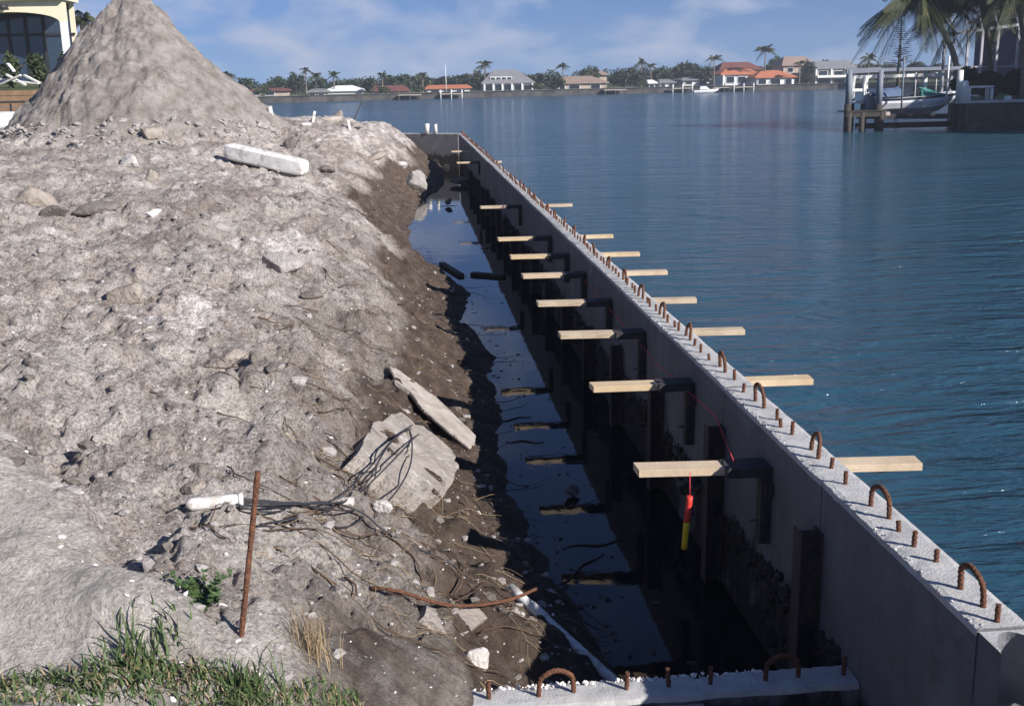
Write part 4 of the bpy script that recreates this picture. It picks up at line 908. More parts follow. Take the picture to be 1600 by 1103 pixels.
house(664, 738, 139, 133, 14, ORANGE, WWALL, 'bungalow with orange roof left of the tall grey roofed house', wins=((674, 686, 141, 147), (694, 706, 141, 147), (714, 726, 141, 147)), inset=.08)
h = house(752, 836, 131, 109, 16, GREYR, WWALL, 'large two storey house with grey hip roof and white columns', depth=12, inset=.28, cols=(757, 771, 785, 800, 816, 832))
for a0, a1 in ((759, 768), (774, 783), (788, 798), (804, 814), (819, 830)):
    Y = shore_y(794)+16; q0, q1 = aty(a0, 144, Y), aty(a1, 133, Y); fr = MB(); fr.box((q0[0]-.1, Y+.40, q0[2]-.1), (q1[0]+.1, Y+.497, q1[2]+.1)); f = fr.build('window', TRIM, h); p_ = MB(); p_.box((q0[0], Y+.36, q0[2]), (q1[0], Y+.397, q1[2])); p_.build('pane', GLASSD, f)
Y = shore_y(794)+17.5; q0, q1 = aty(766, 128, Y), aty(800, 120, Y); a = MB(); a.box((q0[0], Y, q0[2]), (q1[0], Y+5, q1[2])); dm = a.build('dormer', WWALL, h)
for k in range(4):
    xa = q0[0]+(q1[0]-q0[0])*(k+.12)/4; xb = q0[0]+(q1[0]-q0[0])*(k+.88)/4; a = MB(); a.box((xa, Y-.05, q0[2]+.25), (xb, Y-.003, q1[2]-.15)); a.build('window', GLASSD, dm)
house(868, 952, 131, 119, 12, TANR, TWALL, 'sprawling house with tan roof right of the two storey house', depth=12, wins=((875, 883, 133, 140), (890, 906, 133, 140), (924, 938, 132, 139)), inset=.26)
house(918, 952, 118, 109, 34, TANR, TWALL, 'tan gabled house rising behind the sprawling tan house', inset=.3)
house(1012, 1028, 131, 125, 10, WHITER, WWALL, 'tiny white cottage on the far shore by the boats', depth=6, wins=((1016, 1023, 133, 137),))
house(1030, 1058, 130, 124, 13, GREYR, WWALL, 'white bungalow with grey roof beside the tiny cottage', wins=((1034, 1040, 132, 136), (1046, 1052, 132, 136)))
house(1065, 1112, 126, 121, 22, GREYR, WWALL, 'low grey roofed building behind the far boats', wins=((1072, 1082, 128, 132), (1094, 1104, 128, 132)))
house(1124, 1192, 110, 97, 26, RED, TWALL, 'house with dull dark red hip roof behind the orange roofs', inset=.2)
house(1126, 1190, 117, 105, 13, ORANGE, WWALL, 'house with the left and higher orange hip roof', inset=.3, cols=(1131, 1186), wins=((1136, 1148, 120, 130), (1154, 1166, 120, 130)))
house(1180, 1246, 122, 110, 8, ORANGE, WWALL, 'house with the right and lower orange hip roof', inset=.3, wins=((1186, 1198, 124, 132), (1206, 1220, 124, 132), (1228, 1238, 124, 132)))
house(1222, 1280, 103, 88, 22, TANR, TWALL, 'tall tan gabled house right of the orange roofs', inset=.22, wins=((1232, 1240, 106, 113), (1250, 1258, 106, 113)))
house(1272, 1342, 108, 95, 12, GREYR, TWALL, 'wide two storey house with grey roof and white balcony', inset=.04, cols=(1276, 1300, 1322, 1338), balc=(1275, 1330, 121), wins=((1280, 1294, 111, 119), (1304, 1318, 111, 119), (1280, 1296, 124, 131), (1304, 1320, 124, 131)))
TR = [(380, 122, 40, 20, 'broad tree at the left end of the far shore next to the mound'), (437, 119, 34, 26, 'rounded tree above the brown red roofed house'), (462, 112, 30, 18, 'tall leafy tree right of the brown red roofed house'), (498, 122, 34, 26, 'bushy tree behind the grey roofed bungalow'), (552, 124, 30, 30, 'tree behind the white roofed building'), (578, 122, 26, 9, 'dark tree between the white and dark red roofs'), (625, 117, 52, 30, 'wide tree behind the dark red bungalow'), (660, 115, 44, 32, 'pale green tree left of the mast'), (690, 120, 40, 34, 'tree behind the orange roofed bungalow'), (722, 116, 46, 32, 'wide tree between the mast and the big house'), (748, 110, 34, 26, 'dark tree against the left wall of the two storey house'), (845, 114, 46, 18, 'dense tree right of the two storey house'), (866, 118, 36, 8, 'low dark tree left of the sprawling tan house'), (925, 104, 34, 30, 'dark crown above the sprawling tan house'), (975, 106, 48, 16, 'big dark tree right of the sprawling tan house'), (1000, 112, 30, 14, 'dark tree below the tall double palm'), (1035, 106, 40, 28, 'tree above the white bungalow'), (1075, 98, 60, 34, 'broad dark tree above the low grey building'), (1100, 104, 36, 24, 'dark tree left of the lone straight palm'), (1210, 88, 40, 34, 'dark tree behind the right orange roof'), (1262, 92, 26, 10, 'dark bushy tree in front of the tall tan house'), (1258, 116, 20, 5, 'low shrub before the wide two storey house'), (1352, 98, 40, 14, 'dark tree right of the wide two storey house'), (1385, 100, 50, 20, 'tree behind the boat lift on the far shore'), (1430, 98, 60, 24, 'dense far tree behind the boat'), (1475, 100, 60, 24, 'far tree behind the right posts of the boat lift')]
for i, (px, pt, wp, off, lb) in enumerate(TR): tree(px, pt, wp, off, lb, seed=600+i, n=650, mat_=(LEAFD, LEAFM)[i % 3 == 1])
TR2 = [(410, 133, 26, 5, 'low hedge before the brown red roofed house'), (600, 139, 24, 3, 'low shrub at the water before the white roofed building'), (655, 141, 20, 4, 'low green shrub left of the orange bungalow'), (842, 132, 26, 4, 'shrub at the right corner of the two storey house'), (1000, 126, 24, 6, 'dark shrub behind the far white boat')]
for i, (px, pt, wp, off, lb) in enumerate(TR2): tree(px, pt, wp, off, lb, seed=700+i, n=300, mat_=LEAFM, name='shrub', group='shrubs on the far shore')
PM = [(355, 119, 14, 16, 'palm just right of the mound'), (477, 110, 11, 24, 'slim palm with a tiny crown above the left trees'), (493, 121, 15, 16, 'bushy palm left of the grey bungalow'), (521, 118, 13, 20, 'palm above the gap left of the white roof'), (597, 119, 13, 12, 'palm left of the dark red bungalow'), (757, 102, 16, 20, 'palm rising left of the two storey house'), (879, 104, 11, 26, 'palm above the sprawling tan house'), (1002, 98, 14, 18, 'tall double headed palm right of the tan houses'), (1017, 104, 11, 20, 'shorter palm beside the tall double headed palm'), (1116, 93, 15, 10, 'lone straight palm left of the orange roofs'), (1196, 80, 20, 12, 'tallest palm above the orange roofs'), (1358, 92, 18, 8, 'palm left of the boat lift on the far shore'), (1290, 98, 10, 20, 'small palm behind the wide grey roof'), (660, 118, 10, 14, 'small palm left of the mast'), (1250, 100, 12, 5, 'palm before the tall tan house')]
for i, (px, pc, rp_, off, lb) in enumerate(PM): palm(px, pc, rp_, off, lb, 800+i)
Y = shore_y(696)+3; q = aty(696, 102, Y); a = MB(); a.tube([(q[0], Y, .6), q], [.09, .05], 6); tag(a.build('mast', TRIM, origin=(q[0], Y, .6)), 'tall white mast standing at the far shore left of the big house', 'mast')
def hull(x, Y, z, L_, H_, W_, mats, label, group, name='motorboat', parts=True):
    """small runabout, bow towards +x"""
    root = empty(name, (x, Y, z), label, 'boat', group); ns = 16; vs = []
    for i in range(ns):
        t = i/(ns-1); hw = W_/2*(1-max(0, (t-.45)/.55)**2.2)*(.92+.08*min(1, t*5)); sh = H_*(.82+.22*t*t); ke = H_*.75*max(0, (t-.62)/.38)**2.0; ch = ke+(sh-ke)*.38
        for yy, zz in ((0, ke), (-hw*.80, ch), (-hw, ch+(sh-ch)*.55), (-hw, sh), (-hw*.90, sh+.02), (0, sh+.05+.10*H_*t), (hw*.90, sh+.02), (hw, sh), (hw, ch+(sh-ch)*.55), (hw*.80, ch)): vs.append((x-L_/2+L_*t+(.12*L_*(zz/H_-.6) if t > .8 else 0)*(t-.8)/.2, Y+yy, z+zz))
    m = 10; fs = [(i*m+k, i*m+(k+1) % m, (i+1)*m+(k+1) % m, (i+1)*m+k) for i in range(ns-1) for k in range(m)]+[tuple(range(m))[::-1], tuple((ns-1)*m+k for k in range(m))]
    a = MB(); a.add(vs, fs, False); o = a.build('hull', mats[0], root)
    bm = bmesh.new(); bm.from_mesh(o.data); bmesh.ops.recalc_face_normals(bm, faces=bm.faces); bm.to_mesh(o.data); bm.free()
    return root, np.array(vs).reshape(ns, m, 3)
BW = M('boat_white', (.78, .78, .78), .35, var=.04, spec=.5)
for px, py, L_, lb in ((992, 143, 3.6, 'white cabin boat moored at the far shore below the double palm'), (1100, 146, 4.6, 'white motorboat lying off the far shore'), (1070, 141, 3.0, 'small white boat left of the lone straight palm')):
    p = atz(px, py, 0); rt, _ = hull(p[0], p[1]-1, -.15, L_, .8, 1.4, (BW,), lb, 'boats at the far shore'); x, Y = p[0], p[1]-1
    a = MB(); a.add([(x-L_*.25, Y-.45, .7), (x+L_*.15, Y-.45, .7), (x+L_*.15, Y+.45, .7), (x-L_*.25, Y+.45, .7), (x-L_*.22, Y-.38, 1.25), (x+L_*.02, Y-.38, 1.25), (x+L_*.02, Y+.38, 1.25), (x-L_*.22, Y+.38, 1.25)], [(4, 5, 6, 7), (0, 1, 5, 4), (1, 2, 6, 5), (2, 3, 7, 6), (3, 0, 4, 7)]); a.build('cabin', BW, rt)
for i, px in enumerate((640, 705, 960, 1065, 1130, 1160)):
    p = aty(px, 150, shore_y(px)-2.5); a = MB(); root = empty('far_dock', (p[0], p[1], 0), ['low dock left of the orange bungalow', 'low dock below the orange bungalow', 'low dock right of the sprawling tan house', 'low dock behind the small white boat', 'low dock under the lone straight palm', 'low dock below the left orange roof'][i], 'dock', 'docks on the far shore')
    a.box((p[0]-2.2, p[1]-1, .75), (p[0]+2.2, p[1]+2.2, .9)); a.build('deck', OLDWOOD, root)
    for dx in (-2, 0, 2): a = MB(); a.tube([(p[0]+dx, p[1]-.8, -.5), (p[0]+dx, p[1]-.8, 1.6)], .11, 7); a.build('piling', TRIM if i % 2 else BARK, root)

# ------------------------------------------------------------------ right bank with boat lift
RB = 60.0; RZ = 1.5
mb = MB(); poly = [(30.4, RB+.3), (110, RB+.3), (110, 170), (92, 170), (33.6, 68.5)]
mb.add([(x, y, RZ) for x, y in poly], [tuple(range(5))]); mb.add([(30.4, RB+.3, -1), (33.6, 68.5, -1), (92, 170, -1), (30.4, RB+.3, RZ), (33.6, 68.5, RZ), (92, 170, RZ)], [(0, 3, 4, 1), (1, 4, 5, 2)])
mb.add([(36, RB+.3, RZ+.004), (36, 20, RZ), (110, 20, RZ), (110, RB+.3, RZ+.004)], [(0, 1, 2, 3)]); mb.add([(36, RB+.3, -1), (36, 20, -1), (36, 20, RZ), (36, RB+.3, RZ)], [(0, 1, 2, 3)])
tag(mb.build('right_bank', LAWN), kind='structure', label='dark lawn bank on the right')
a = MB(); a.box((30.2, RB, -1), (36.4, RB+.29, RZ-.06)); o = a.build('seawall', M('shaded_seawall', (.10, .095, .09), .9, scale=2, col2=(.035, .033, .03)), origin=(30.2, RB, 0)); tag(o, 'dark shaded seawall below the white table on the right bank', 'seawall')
a = MB(); a.box((30.1, RB-.12, RZ-.055), (36.5, RB+.6, RZ+.08)); a.build('cap', M('pale_cap', (.46, .45, .44), .9, scale=2), o)
LY = 61.8
def P_(px, py, Y=LY): return aty(px, py, Y)
BLUEP = M('blue_grey_post', (.17, .19, .23), .6, var=.1); WHP = M('white_post', (.68, .68, .66), .6, var=.05); PIL = M('wet_piling', (.045, .04, .036), .8, scale=3)
lift = empty('boat_lift', (P_(1325, 200)[0], LY, 0), 'boat lift with four posts and top beams at the dock on the right', 'boat lift')
def post(px, t, b_, Y, r, mt, nm='post'): q, p = P_(px, t, Y), P_(px, b_, Y); a = MB(); a.tube([(p[0], Y, p[2]), (p[0], Y, q[2])], r, 10, smooth=True); return a.build(nm, mt, lift)
for px, Y in ((1325, LY), (1373, LY), (1497, LY), (1330, LY+3.4), (1350, LY+3.4), (1492, LY+3.4)):
    mt = BLUEP if px in (1325, 1373) else WHP
    p0 = P_(px, 160, Y); post(px, 110 if px in (1325, 1373, 1497) else 120, 166, Y, .17, mt); a = MB(); a.tube([(p0[0], Y, -1), (p0[0], Y, p0[2]-.1)], .19, 10); a.build('piling', PIL, lift)
a = MB(); a.beam(P_(1322, 112), P_(1376, 109), .22, .26); a.build('top_beam', BLUEP, lift)
a = MB(); a.beam(P_(1376, 109.5), P_(1500, 106.5), .16, .18); a.build('top_beam', BLUEP, lift)
a = MB(); a.beam(P_(1333, 121, LY+3.4), P_(1495, 116, LY+3.4), .16, .18); a.build('top_beam', WHP, lift)
for px in (1408, 1478): post(px, 88 if px == 1478 else 90, 166 if px == 1478 else 176, LY-.3, .05, WHP if px == 1478 else BLUEP, 'guide_pole')
a = MB(); a.beam(P_(1340, 182), P_(1480, 182), .3, .28); a.build('cradle_beam', PIL, lift); a = MB(); a.beam(P_(1340, 182, LY+2.2), P_(1480, 182, LY+2.2), .3, .28); a.build('cradle_beam', PIL, lift)
for px in (1385, 1455): a = MB(); a.beam((P_(px, 178)[0], LY-.2, P_(px, 178)[2]), (P_(px, 178)[0], LY+2.4, P_(px, 178)[2]), .25, .2); a.build('bunk', OLDWOOD, lift)
dk = empty('dock', (P_(1345, 170)[0], LY+.5, 0), 'dark narrow wooden dock with white rails around the boat lift', 'dock')
for k in range(7):
    x0 = P_(1318, 170)[0]+k*.32; a = MB(); a.box((x0, LY-.5, .93+.15), (x0+.30, LY+.9, 1.14)); a.build('plank', DARKWOOD, dk)
a = MB(); a.box((P_(1318, 170)[0], LY-.45, .80), (P_(1378, 170)[0], LY-.3, 1.07)); a.build('fascia', DARKWOOD, dk)
a = MB(); a.box((P_(1342, 185)[0], LY+.2, .12), (P_(1500, 185)[0], LY+.5, .42)); a.build('fascia', DARKWOOD, dk)
for px in (1322, 1342, 1372): a = MB(); a.tube([(P_(px, 200)[0], LY-.35, -1), (P_(px, 200)[0], LY-.35, 1.06)], .16, 8); a.build('piling', PIL, dk)
for (p, q) in (((1331, 141), (1347, 141)), ((1331, 160), (1366, 160)), ((1351, 131), (1351, 161)), ((1355, 147), (1361, 147)), ((1355, 147), (1355, 160)), ((1361, 147), (1361, 160))):
    a = MB(); a.beam(P_(*p, LY+2.0), P_(*q, LY+2.0), .16, .16, up=(0, 1, 0)); a.build('rail', WHP, dk)
# the boat
BL = P_(1494, 150, LY+1.2)[0]-P_(1366, 150, LY+1.2)[0]; bxc = .5*(P_(1494, 150, LY+1.2)[0]+P_(1366, 150, LY+1.2)[0]); bz = P_(1430, 178, LY+1.2)[2]; bh = P_(1430, 148, LY+1.2)[2]-bz
boat, HV = hull(bxc, LY+1.2, bz, BL, bh, 1.9, (M('boat_hull_grey_white', (.66, .67, .70), .35, var=.06, spec=.5),), 'motorboat with blue canvas cover sitting on the boat lift', None)
NAVY = M('navy_stripe', (.015, .02, .04), .4, var=.1); CANV = M('blue_canvas', (.12, .17, .28), .8, scale=6, col2=(.08, .12, .2), bump=.4, bscale=6); TEAL = M('teal_canvas', (.05, .20, .19), .8, scale=6)
for sidx in (3, 7):
    a = MB(); a.tube(HV[:, sidx, :]-np.array([0, 0, .04]), .065, 6); a.build('rub_rail', NAVY, boat)
def loft(name, secs, mt, parent):
    m = len(secs[0]); vs = [p for s_ in secs for p in s_]; a = MB(); a.add(vs, [(i*m+k, (i+1)*m+k, (i+1)*m+k+1, i*m+k+1) for i in range(len(secs)-1) for k in range(m-1)]+[tuple(range(m)), tuple((len(secs)-1)*m+k for k in range(m))[::-1]]); o = a.build(name, mt, parent)
    bm = bmesh.new(); bm.from_mesh(o.data); bmesh.ops.recalc_face_normals(bm, faces=bm.faces); bm.to_mesh(o.data); bm.free(); return o
def canvas(x0, x1, h0, h1, hw):
    zb = bz+bh*.92; secs = []
    for t in np.linspace(0, 1, 9):
        h = (h0+(h1-h0)*t)*(.75+.25*math.sin(math.pi*min(1, t+.25))); secs.append([(x0+(x1-x0)*t, LY+1.2+hw*math.cos(q), zb+h*math.sin(q)**.8+.02) for q in np.linspace(math.pi, 0, 9)])
    return secs
loft('cover', canvas(P_(1376, 150)[0], P_(1414, 150)[0], .25, .75, .88), CANV, boat)
loft('bow_cover', canvas(P_(1446, 150)[0], P_(1490, 150)[0], .55, .10, .72), TEAL, boat)
zb = bz+bh; x0, x1 = P_(1414, 150)[0], P_(1450, 150)[0]
a = MB(); a.add([(x0, LY+.5, zb), (x1, LY+.6, zb), (x1-.35, LY+.65, zb+.42), (x0+.1, LY+.55, zb+.48), (x0, LY+1.9, zb), (x1, LY+1.8, zb), (x1-.35, LY+1.75, zb+.42), (x0+.1, LY+1.85, zb+.48)], [(0, 1, 2, 3), (5, 4, 7, 6), (1, 5, 6, 2), (3, 2, 6, 7), (4, 0, 3, 7)]); a.build('windshield', GLASSD, boat)
zt_ = P_(1440, 108, LY+1.2)[2]; xa, xb = P_(1416, 108, LY+1.2)[0], P_(1464, 108, LY+1.2)[0]
secs = [[(xa+(xb-xa)*t, LY+1.2+.85*math.cos(q), zt_-.05+.22*math.sin(q)*(.6+.4*math.sin(math.pi*t))) for q in np.linspace(math.pi, 0, 9)] for t in np.linspace(0, 1, 7)]
loft('t_top', secs, NAVY, boat)
for x, yy in ((xa+.3, .55), (xb-.3, .55), (xa+.3, 1.85), (xb-.3, 1.85)): a = MB(); a.tube([(x, LY+yy, zb-.1), (x, LY+yy, zt_)], .03, 6); a.build('top_post', WHP, boat)
x = P_(1446, 120, LY+1.2)[0]; a = MB(); a.box((x-.09, LY+1.1, zb), (x+.09, LY+1.3, zt_-.1)); a.build('console_post', WHP, boat)
a = MB(); x = bxc-BL/2-.15; a.box((x-.28, LY+1.0, bz+.1), (x+.1, LY+1.4, bz+1.15)); a.build('outboard_motor', BLUEP, boat)
# white cleaning table, posts on the right bank
tb = empty('dock_table', (P_(1530, 162, 60.9)[0], 60.9, RZ), 'white fish cleaning table on the edge of the right bank', 'table'); TY = 60.9
a = MB(); a.box((P_(1512, 136, TY)[0], TY-.1, P_(1512, 138, TY)[2]), (P_(1552, 136, TY)[0], TY+.6, P_(1512, 135, TY)[2])); a.build('table_top', WHP, tb)
for px in (1514, 1549):
    for dy in (0, .5): x = P_(px, 150, TY)[0]; a = MB(); a.box((x-.07, TY+dy-.07, RZ+.08), (x+.07, TY+dy+.07, P_(px, 138, TY)[2]-.004)); a.build('leg', WHP, tb)
a = MB(); a.box((P_(1514, 150, TY)[0], TY+.1, P_(1514, 151, TY)[2]), (P_(1530, 150, TY)[0], TY+.4, P_(1514, 149, TY)[2])); a.build('shelf', WHP, tb)
for px, t, lb in ((1508, 126, 'thick white piling left of the white table on the right bank'), (1575, 150, 'short white bollard on the right bank edge')):
    q = P_(px, t, 60.2); b_ = P_(px, 165, 60.2); a = MB(); a.tube([(q[0], 60.2, RZ+.03), (q[0], 60.2, q[2]-.1), (q[0], 60.2, q[2])], [.2, .2, .14], 12); tag(a.build('white_piling', WHP, origin=(q[0], 60.2, RZ)), lb, 'post')
q = P_(1511, 165, 59.9); a = MB(); a.tube([(q[0], 59.8, -.6), (q[0], 59.8, 1.3)], .08, 8); tag(a.build('guide_piling', BARK, origin=(q[0], 59.8, 0)), 'thin pale pole standing in the water under the thick white piling', 'post')
# screened enclosure and house on the right bank
CY_ = 70.0; ALU = M('aluminium_frame', (.38, .38, .42), .5, var=.1); DWALL = M('dark_stucco', (.11, .098, .12), .9, scale=1.5); SCR = M('insect_screen', (.03, .03, .038), .9, var=.1)
en = empty('screen_enclosure', (P_(1540, 150, CY_)[0], CY_, RZ), 'tall screened pool enclosure with pale metal posts on the right bank', 'enclosure')
def zat(px, py): return P_(px, py, CY_)[2]
xs = [P_(px, 100, CY_)[0] for px in (1474, 1488, 1510, 1532, 1556, 1588, 1625, 1665)]; tops = [zat(px, 54-(px-1474)*.13) for px in (1474, 1488, 1510, 1532, 1556, 1588, 1625, 1665)]
for x, t in zip(xs, tops): a = MB(); a.box((x-.07, CY_-.07, RZ), (x+.07, CY_+.07, t)); a.build('post', ALU, en)
a = MB(); a.beam((xs[0], CY_, tops[0]), (xs[-1], CY_, tops[-1]), .16, .18); a.build('eave_beam', ALU, en)
a = MB(); a.beam((xs[0], CY_, zat(1474, 106)), (xs[-1], CY_, zat(1474, 106)), .10, .10); a.build('mid_rail', ALU, en)
for x, t in zip(xs, tops): a = MB(); a.beam((x, CY_+.05, t), (x+2.4, CY_+6, t+2.2), .10, .14); a.build('roof_beam', ALU, en)
a = MB(); a.box((44.0, CY_+6.2, RZ), (62, CY_+16, RZ+5.2)); hs = a.build('house', DWALL, origin=(xs[2], CY_+6, RZ)); tag(hs, 'dark house wall behind the screened enclosure', 'house')
for k in range(3): a = MB(); x = 45.0+k*3.0; a.box((x, CY_+6.10, RZ+.5), (x+2.0, CY_+6.197, RZ+2.7)); a.build('window', GLASSD, hs)
a = MB(); x0, x1 = 43.4, 62.6; zr = RZ+5.2; a.add([(x0, CY_+5.6, zr), (x1, CY_+5.6, zr), (x1, CY_+17, zr), (x0, CY_+17, zr), (x0+4, CY_+11, zr+2.2), (x1-4, CY_+11, zr+2.2)], [(0, 1, 5, 4), (1, 2, 5), (2, 3, 4, 5), (3, 0, 4), (0, 3, 2, 1)]); a.build('roof', TANR, hs)
for i, (px, py, wp, Y, lb) in enumerate([(1512, 105, 60, 64.5, 'dark hedge bush left below the screened enclosure'), (1545, 112, 60, 64, 'dark bush behind the white table'), (1588, 108, 60, 65, 'dark bush at the right edge behind the bollard')]):
    tree(px, py, wp, 0, lb, 'bushes on the right bank', LEAFD, 900+i, 2200, 'bush', RZ, Y)
palm(1438, -4, 76, 0, 'big coconut palm with drooping fronds above the boat', 930, None, Y=64.5, base_z=RZ, nfr=44, r=.17, per_frond=True, base_px=1503, name='coconut_palm')
palm(1530, -14, 86, 0, 'dark coconut palm in front of the screened enclosure', 931, None, Y=66.5, base_z=RZ, nfr=38, r=.17, per_frond=True, base_px=1548, name='coconut_palm')
palm(1588, -22, 80, 0, 'coconut palm with pale leaning trunk at the right edge', 932, None, Y=62.5, base_z=RZ, nfr=34, r=.16, per_frond=True, base_px=1600, name='coconut_palm')
pn = empty('norfolk_pine', (aty(1405, 100, 120)[0], 120, 1), 'slim dark conifer seen between the palm fronds', 'tree'); b = MB(); g = np.random.default_rng(77)
zt_ = aty(1405, 28, 120)[2]; x = pn.location.x; a = MB(); a.tube([(x, 120, .2), (x, 120, zt_)], [.25, .04], 7); a.build('trunk', BARK, pn)
for z in np.linspace(4, zt_-.2, 22):
    rr = 2.0*(1-(z-4)/(zt_-3.6))+.15
    for k in range(10):
        an = g.uniform(0, 6.28); d = np.array([math.cos(an), math.sin(an), .12]); s_ = np.array([-math.sin(an), math.cos(an), 0]); c = np.array([x, 120, z]); b.add([c-s_*.05, c+d*rr*.6-s_*.22, c+d*rr, c+d*rr*.6+s_*.22], [(0, 1, 2, 3)])
b.build('crown', LEAFD, pn)
pen = MB(); pen.box((78, 100, -1), (130, 170, 1.2)); tag(pen.build('point_land', LAWN), kind='structure')
# trees of the right bank beyond the picture's edge, whose shade falls on the dock
for i, (x, y, h, r) in enumerate(((41.5, 50, 10, 4.5), (46, 54, 12, 5), (51, 58, 13, 5), (57, 60, 14, 5.5))):
    root = empty('broadleaf_tree', (x, y, RZ), 'large dense tree on the right bank, '+ORD[i]+' from the water, outside the picture', 'tree', 'shade trees on the right bank'); a = MB(); a.tube([(x, y, RZ-.3), (x+.2, y, RZ+h*.5)], [.35, .2], 8); a.build('trunk', BARK, root)
    g = np.random.default_rng(960+i); bl = [(0, 0, h*.6, r*.8, r*.8, h*.38)]+[(r*.6*math.cos(t), r*.6*math.sin(t), h*g.uniform(.4, .75), r*.5, r*.5, h*.22) for t in g.uniform(0, 6.28, 7)]
    V, Fq = leaf_cloud(bl, 4000, .55, 970+i); link(bpy.data.objects.new('crown', np_mesh('crown', V, Fq, LEAFD, False)), root)

# ------------------------------------------------------------------ left background: terrace, timber wall, fence, house, palm
TZ = 3.15
mb = MB(); mb.add([(-45, 44.3, TZ), (-11.6, 44.3, TZ), (-26, 95, TZ+1.2), (-60, 95, TZ+1.2)], [(0, 1, 2, 3)]); mb.add([(-11.6, 44.3, -1), (-26, 95, -1), (-26, 95, TZ+1.2), (-11.6, 44.3, TZ)], [(0, 1, 2, 3)])
tag(mb.build('lawn_terrace', LAWN), kind='structure')
tw = empty('timber_wall', (-14, 44, 2), 'low brown timber retaining wall left of the mound', 'wall')
TIMB = M('brown_timber', (.26, .17, .10), .9, scale=2, col2=(.16, .10, .06), bump=.4, bscale=20)
for k in range(6): a = MB(); a.beam((-30, 44.1+.01*k, 2.0+k*.2+.1), (-11.5, 44.1+.01*k, 2.0+k*.2+.1), .22, .185); a.build('timber', TIMB, tw)
fn = empty('metal_fence', (-14, 42.5, 2), 'dark metal railing in front of the timber wall', 'fence')
DM = M('dark_metal', (.03, .03, .032), .5); a = MB(); a.beam((-30, 42.5, aty(20, 160, 42.5)[2]), (-11.8, 42.5, aty(60, 159, 42.5)[2]), .06, .07); a.build('rail', DM, fn)
for k in range(12): x = -12.2-k*.62; a = MB(); a.box((x-.03, 42.47, 1.5), (x+.03, 42.53, aty(40, 160, 42.5)[2]-.04)); a.build('post', DM, fn)
# white tarpaulin heap
c = aty(8, 190, 39.0); g = np.random.default_rng(5); v, f = ICO4; nn = fbm(v[:, 0]*2.5+3, v[:, 1]*2.5+v[:, 2]*2, 15, 4); v = v*(1+.22*nn)[:, None]*np.array([1.35, .8, .42])
o = link(bpy.data.objects.new('tarpaulin', np_mesh('tarpaulin', v, f, M('white_tarpaulin', (.62, .66, .68), .55, var=.12, scale=3, bump=.6, bscale=5), False))); o.location = (c[0], 39.0, c[2]-.15); tag(o, 'crumpled white tarpaulin heap at the left edge beside the mound', 'tarpaulin')
# broken boards heap on the lawn
for i, (p, q, lb) in enumerate((((2, 132), (32, 118), 'broken white board leaning up to the right on the lawn'), ((10, 117), (40, 133), 'broken white board leaning down to the right on the lawn'), ((0, 124), (60, 131), 'long pale board lying flat on the lawn'), ((38, 118), (62, 130), 'pale board end at the foot of the mound'), ((12, 100), (22, 112), 'short white post scrap on the lawn heap'))):
    a = MB(); A_, B_ = aty(*p, 46.5+i*.25), aty(*q, 46.2+i*.25); a.beam(A_, B_, .13, .06); tag(a.build('scrap_board', WHITEC, origin=A_), lb, 'board', 'scrap boards on the lawn')
HY = 58.0; CREAM = M('cream_stucco', (.66, .60, .44), .9, var=.06, scale=1.0, bump=.2); 
hs = empty('villa', (aty(60, 120, HY)[0], HY, TZ), 'cream villa with a large arched window opening at the left edge', 'house')
def hp(px, py, Y=HY): return aty(px, py, Y)
xr = hp(104, 60)[0]; xi = hp(96, 60)[0]; xl = hp(-60, 60)[0]; zs = hp(60, 36)[2]; za = hp(40, 19)[2]; ztp = hp(50, 1)[2]; xm = .5*(xl+xi)
arc = [(xm+(xi-xm)*math.cos(t), zs+(za-zs)*math.sin(t)) for t in np.linspace(math.pi, 0, 25)]
vs = []; 
for x, z in arc: vs += [(x, HY, z), (x, HY, ztp), (x, HY+.6, z), (x, HY+.6, ztp)]
a = MB(); a.add(vs, [f_ for i in range(24) for f_ in ((4*i, 4*i+4, 4*i+5, 4*i+1), (4*i+2, 4*i+3, 4*i+7, 4*i+6), (4*i, 4*i+2, 4*i+6, 4*i+4))]); a.box((xl-4, HY, TZ), (xl, HY+.6, ztp)); a.build('arch_wall', CREAM, hs)
a = MB(); a.box((xi, HY+.002, TZ-.5), (xr, HY+.5, zs+.02)); a.build('column', WHP, hs); a = MB(); a.box((xi, HY+.004, zs+.022), (xr-.02, HY+.6, ztp-.002)); a.build('corner_wall', CREAM, hs)
a = MB(); a.box((xl-4, HY-.35, ztp+.002), (xr+.10, HY+2.4, ztp+.35)); a.build('roof', CREAM, hs)
GY = HY+2.2; a = MB(); a.box((xl-4, GY, TZ-.3), (xi+.1, GY+.08, ztp)); gl = a.build('window_wall', M('villa_glass', (.03, .045, .07), .06, var=.2, spec=.7), hs)
for px in (-30, 15, 42, 70): x = hp(px, 60, GY)[0]; a = MB(); a.box((x-.07, GY-.08, TZ), (x+.07, GY-.004, ztp)); a.build('mullion', DM, gl)
z = hp(40, 55, GY)[2]; a = MB(); a.box((xl-4, GY-.10, z-.06), (xi+.1, GY-.084, z+.06)); a.build('transom', DM, gl)
a = MB(); a.box((xi+.12, GY-.02, TZ-.3), (xr-.35, HY+2.3, ztp)); a.build('side_wall', CREAM, hs)
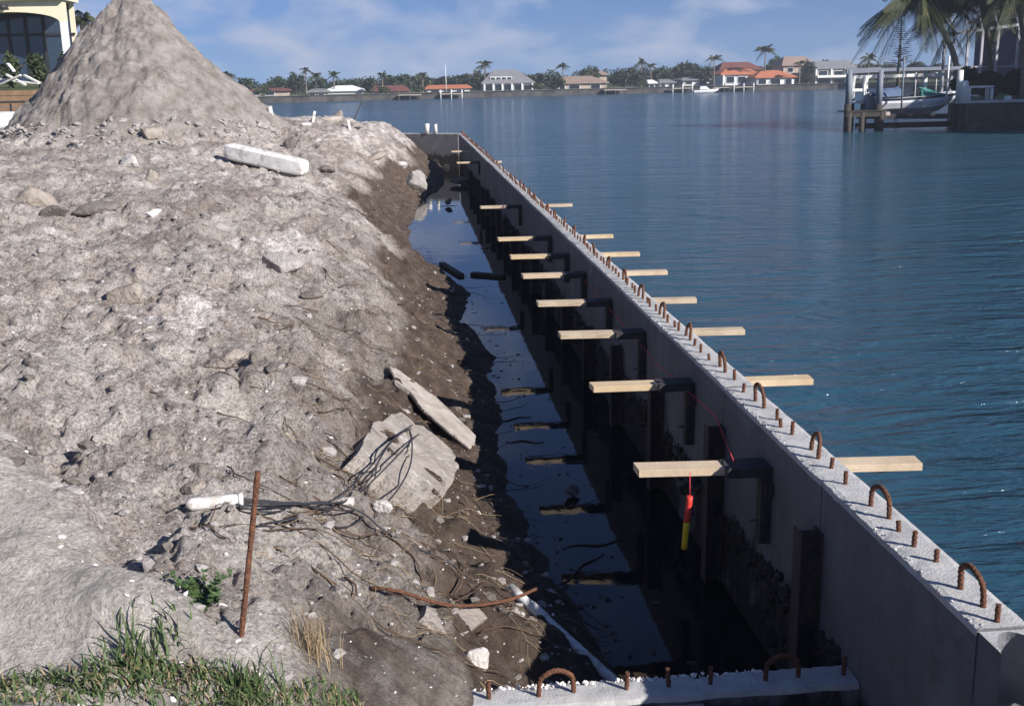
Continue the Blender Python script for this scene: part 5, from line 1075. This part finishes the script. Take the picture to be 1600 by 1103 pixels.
x = hp(3, 12, HY-.6)[0]; a = MB(); a.tube([(x, HY-.5, hp(3, 17)[2]), (x, HY-.5, hp(3, 8)[2])], [.28, .2], 10); a.tube([(x, HY-.5, hp(3, 12)[2]), (x, HY+.05, hp(3, 12)[2])], .05, 6); a.build('wall_lamp', DM, hs)
palm(128, 34, 30, 0, 'palm between the villa and the mound', 940, None, Y=62, base_z=TZ+.3, nfr=18, r=.15, per_frond=True)
tree(104, 84, 22, 0, 'dark bush at the right corner of the villa', None, LEAFD, 941, 900, 'bush', TZ+.2, 56)
for i, (px, py, wp, lb) in enumerate(((20, 119, 30, 'low green shrub before the villa window'), (62, 120, 24, 'low green shrub beside the mound on the lawn'))): tree(px, py, wp, 0, lb, 'shrubs on the lawn', LEAFM, 950+i, 500, 'shrub', TZ+.05, 50)
q = aty(193, 5, 36); a = MB(); a.tube([(q[0], 36, 4.0), (q[0], 36, q[2]+1.2)], .035, 6); tag(a.build('thin_pole', DM, origin=(q[0], 36, 4.0)), 'thin dark pole rising behind the top of the mound', 'pole')
a = MB()
p0 = aty(667, 200, 44.3)
for dx, h, lb in ((0, .85, 'left and thicker short white pipe on the far return wall'), (.32, .80, 'right and thinner short white pipe on the far return wall')):
    a = MB(); x = p0[0]+dx; yy = np.interp(x, [-.65, .65, 1.92], [44.6, 43.75, 42.95])+.05; a.tube([(x, yy, ZT-.03), (x, yy, ZT+.34*h/.85)], .09 if dx == 0 else .06, 10); tag(a.build('white_pipe', PVC, origin=(x, yy, ZT)), lb, 'pipe')

# ------------------------------------------------------------------ thin sea haze
hz = MB(); hz.box((-700, -30, -2.5), (900, 620, 24)); hm = bpy.data.materials.new('haze_air'); hm.use_nodes = True; ht = hm.node_tree; ht.nodes.clear()
pv = N(ht, 'ShaderNodeVolumePrincipled'); pv.inputs['Color'].default_value = (.80, .88, 1.0, 1); pv.inputs['Density'].default_value = .0006; pv.inputs['Anisotropy'].default_value = .2
mo = N(ht, 'ShaderNodeOutputMaterial'); ht.links.new(pv.outputs['Volume'], mo.inputs['Volume']); ho = hz.build('haze', hm); tag(ho, kind='stuff', label='thin bluish haze over the water')
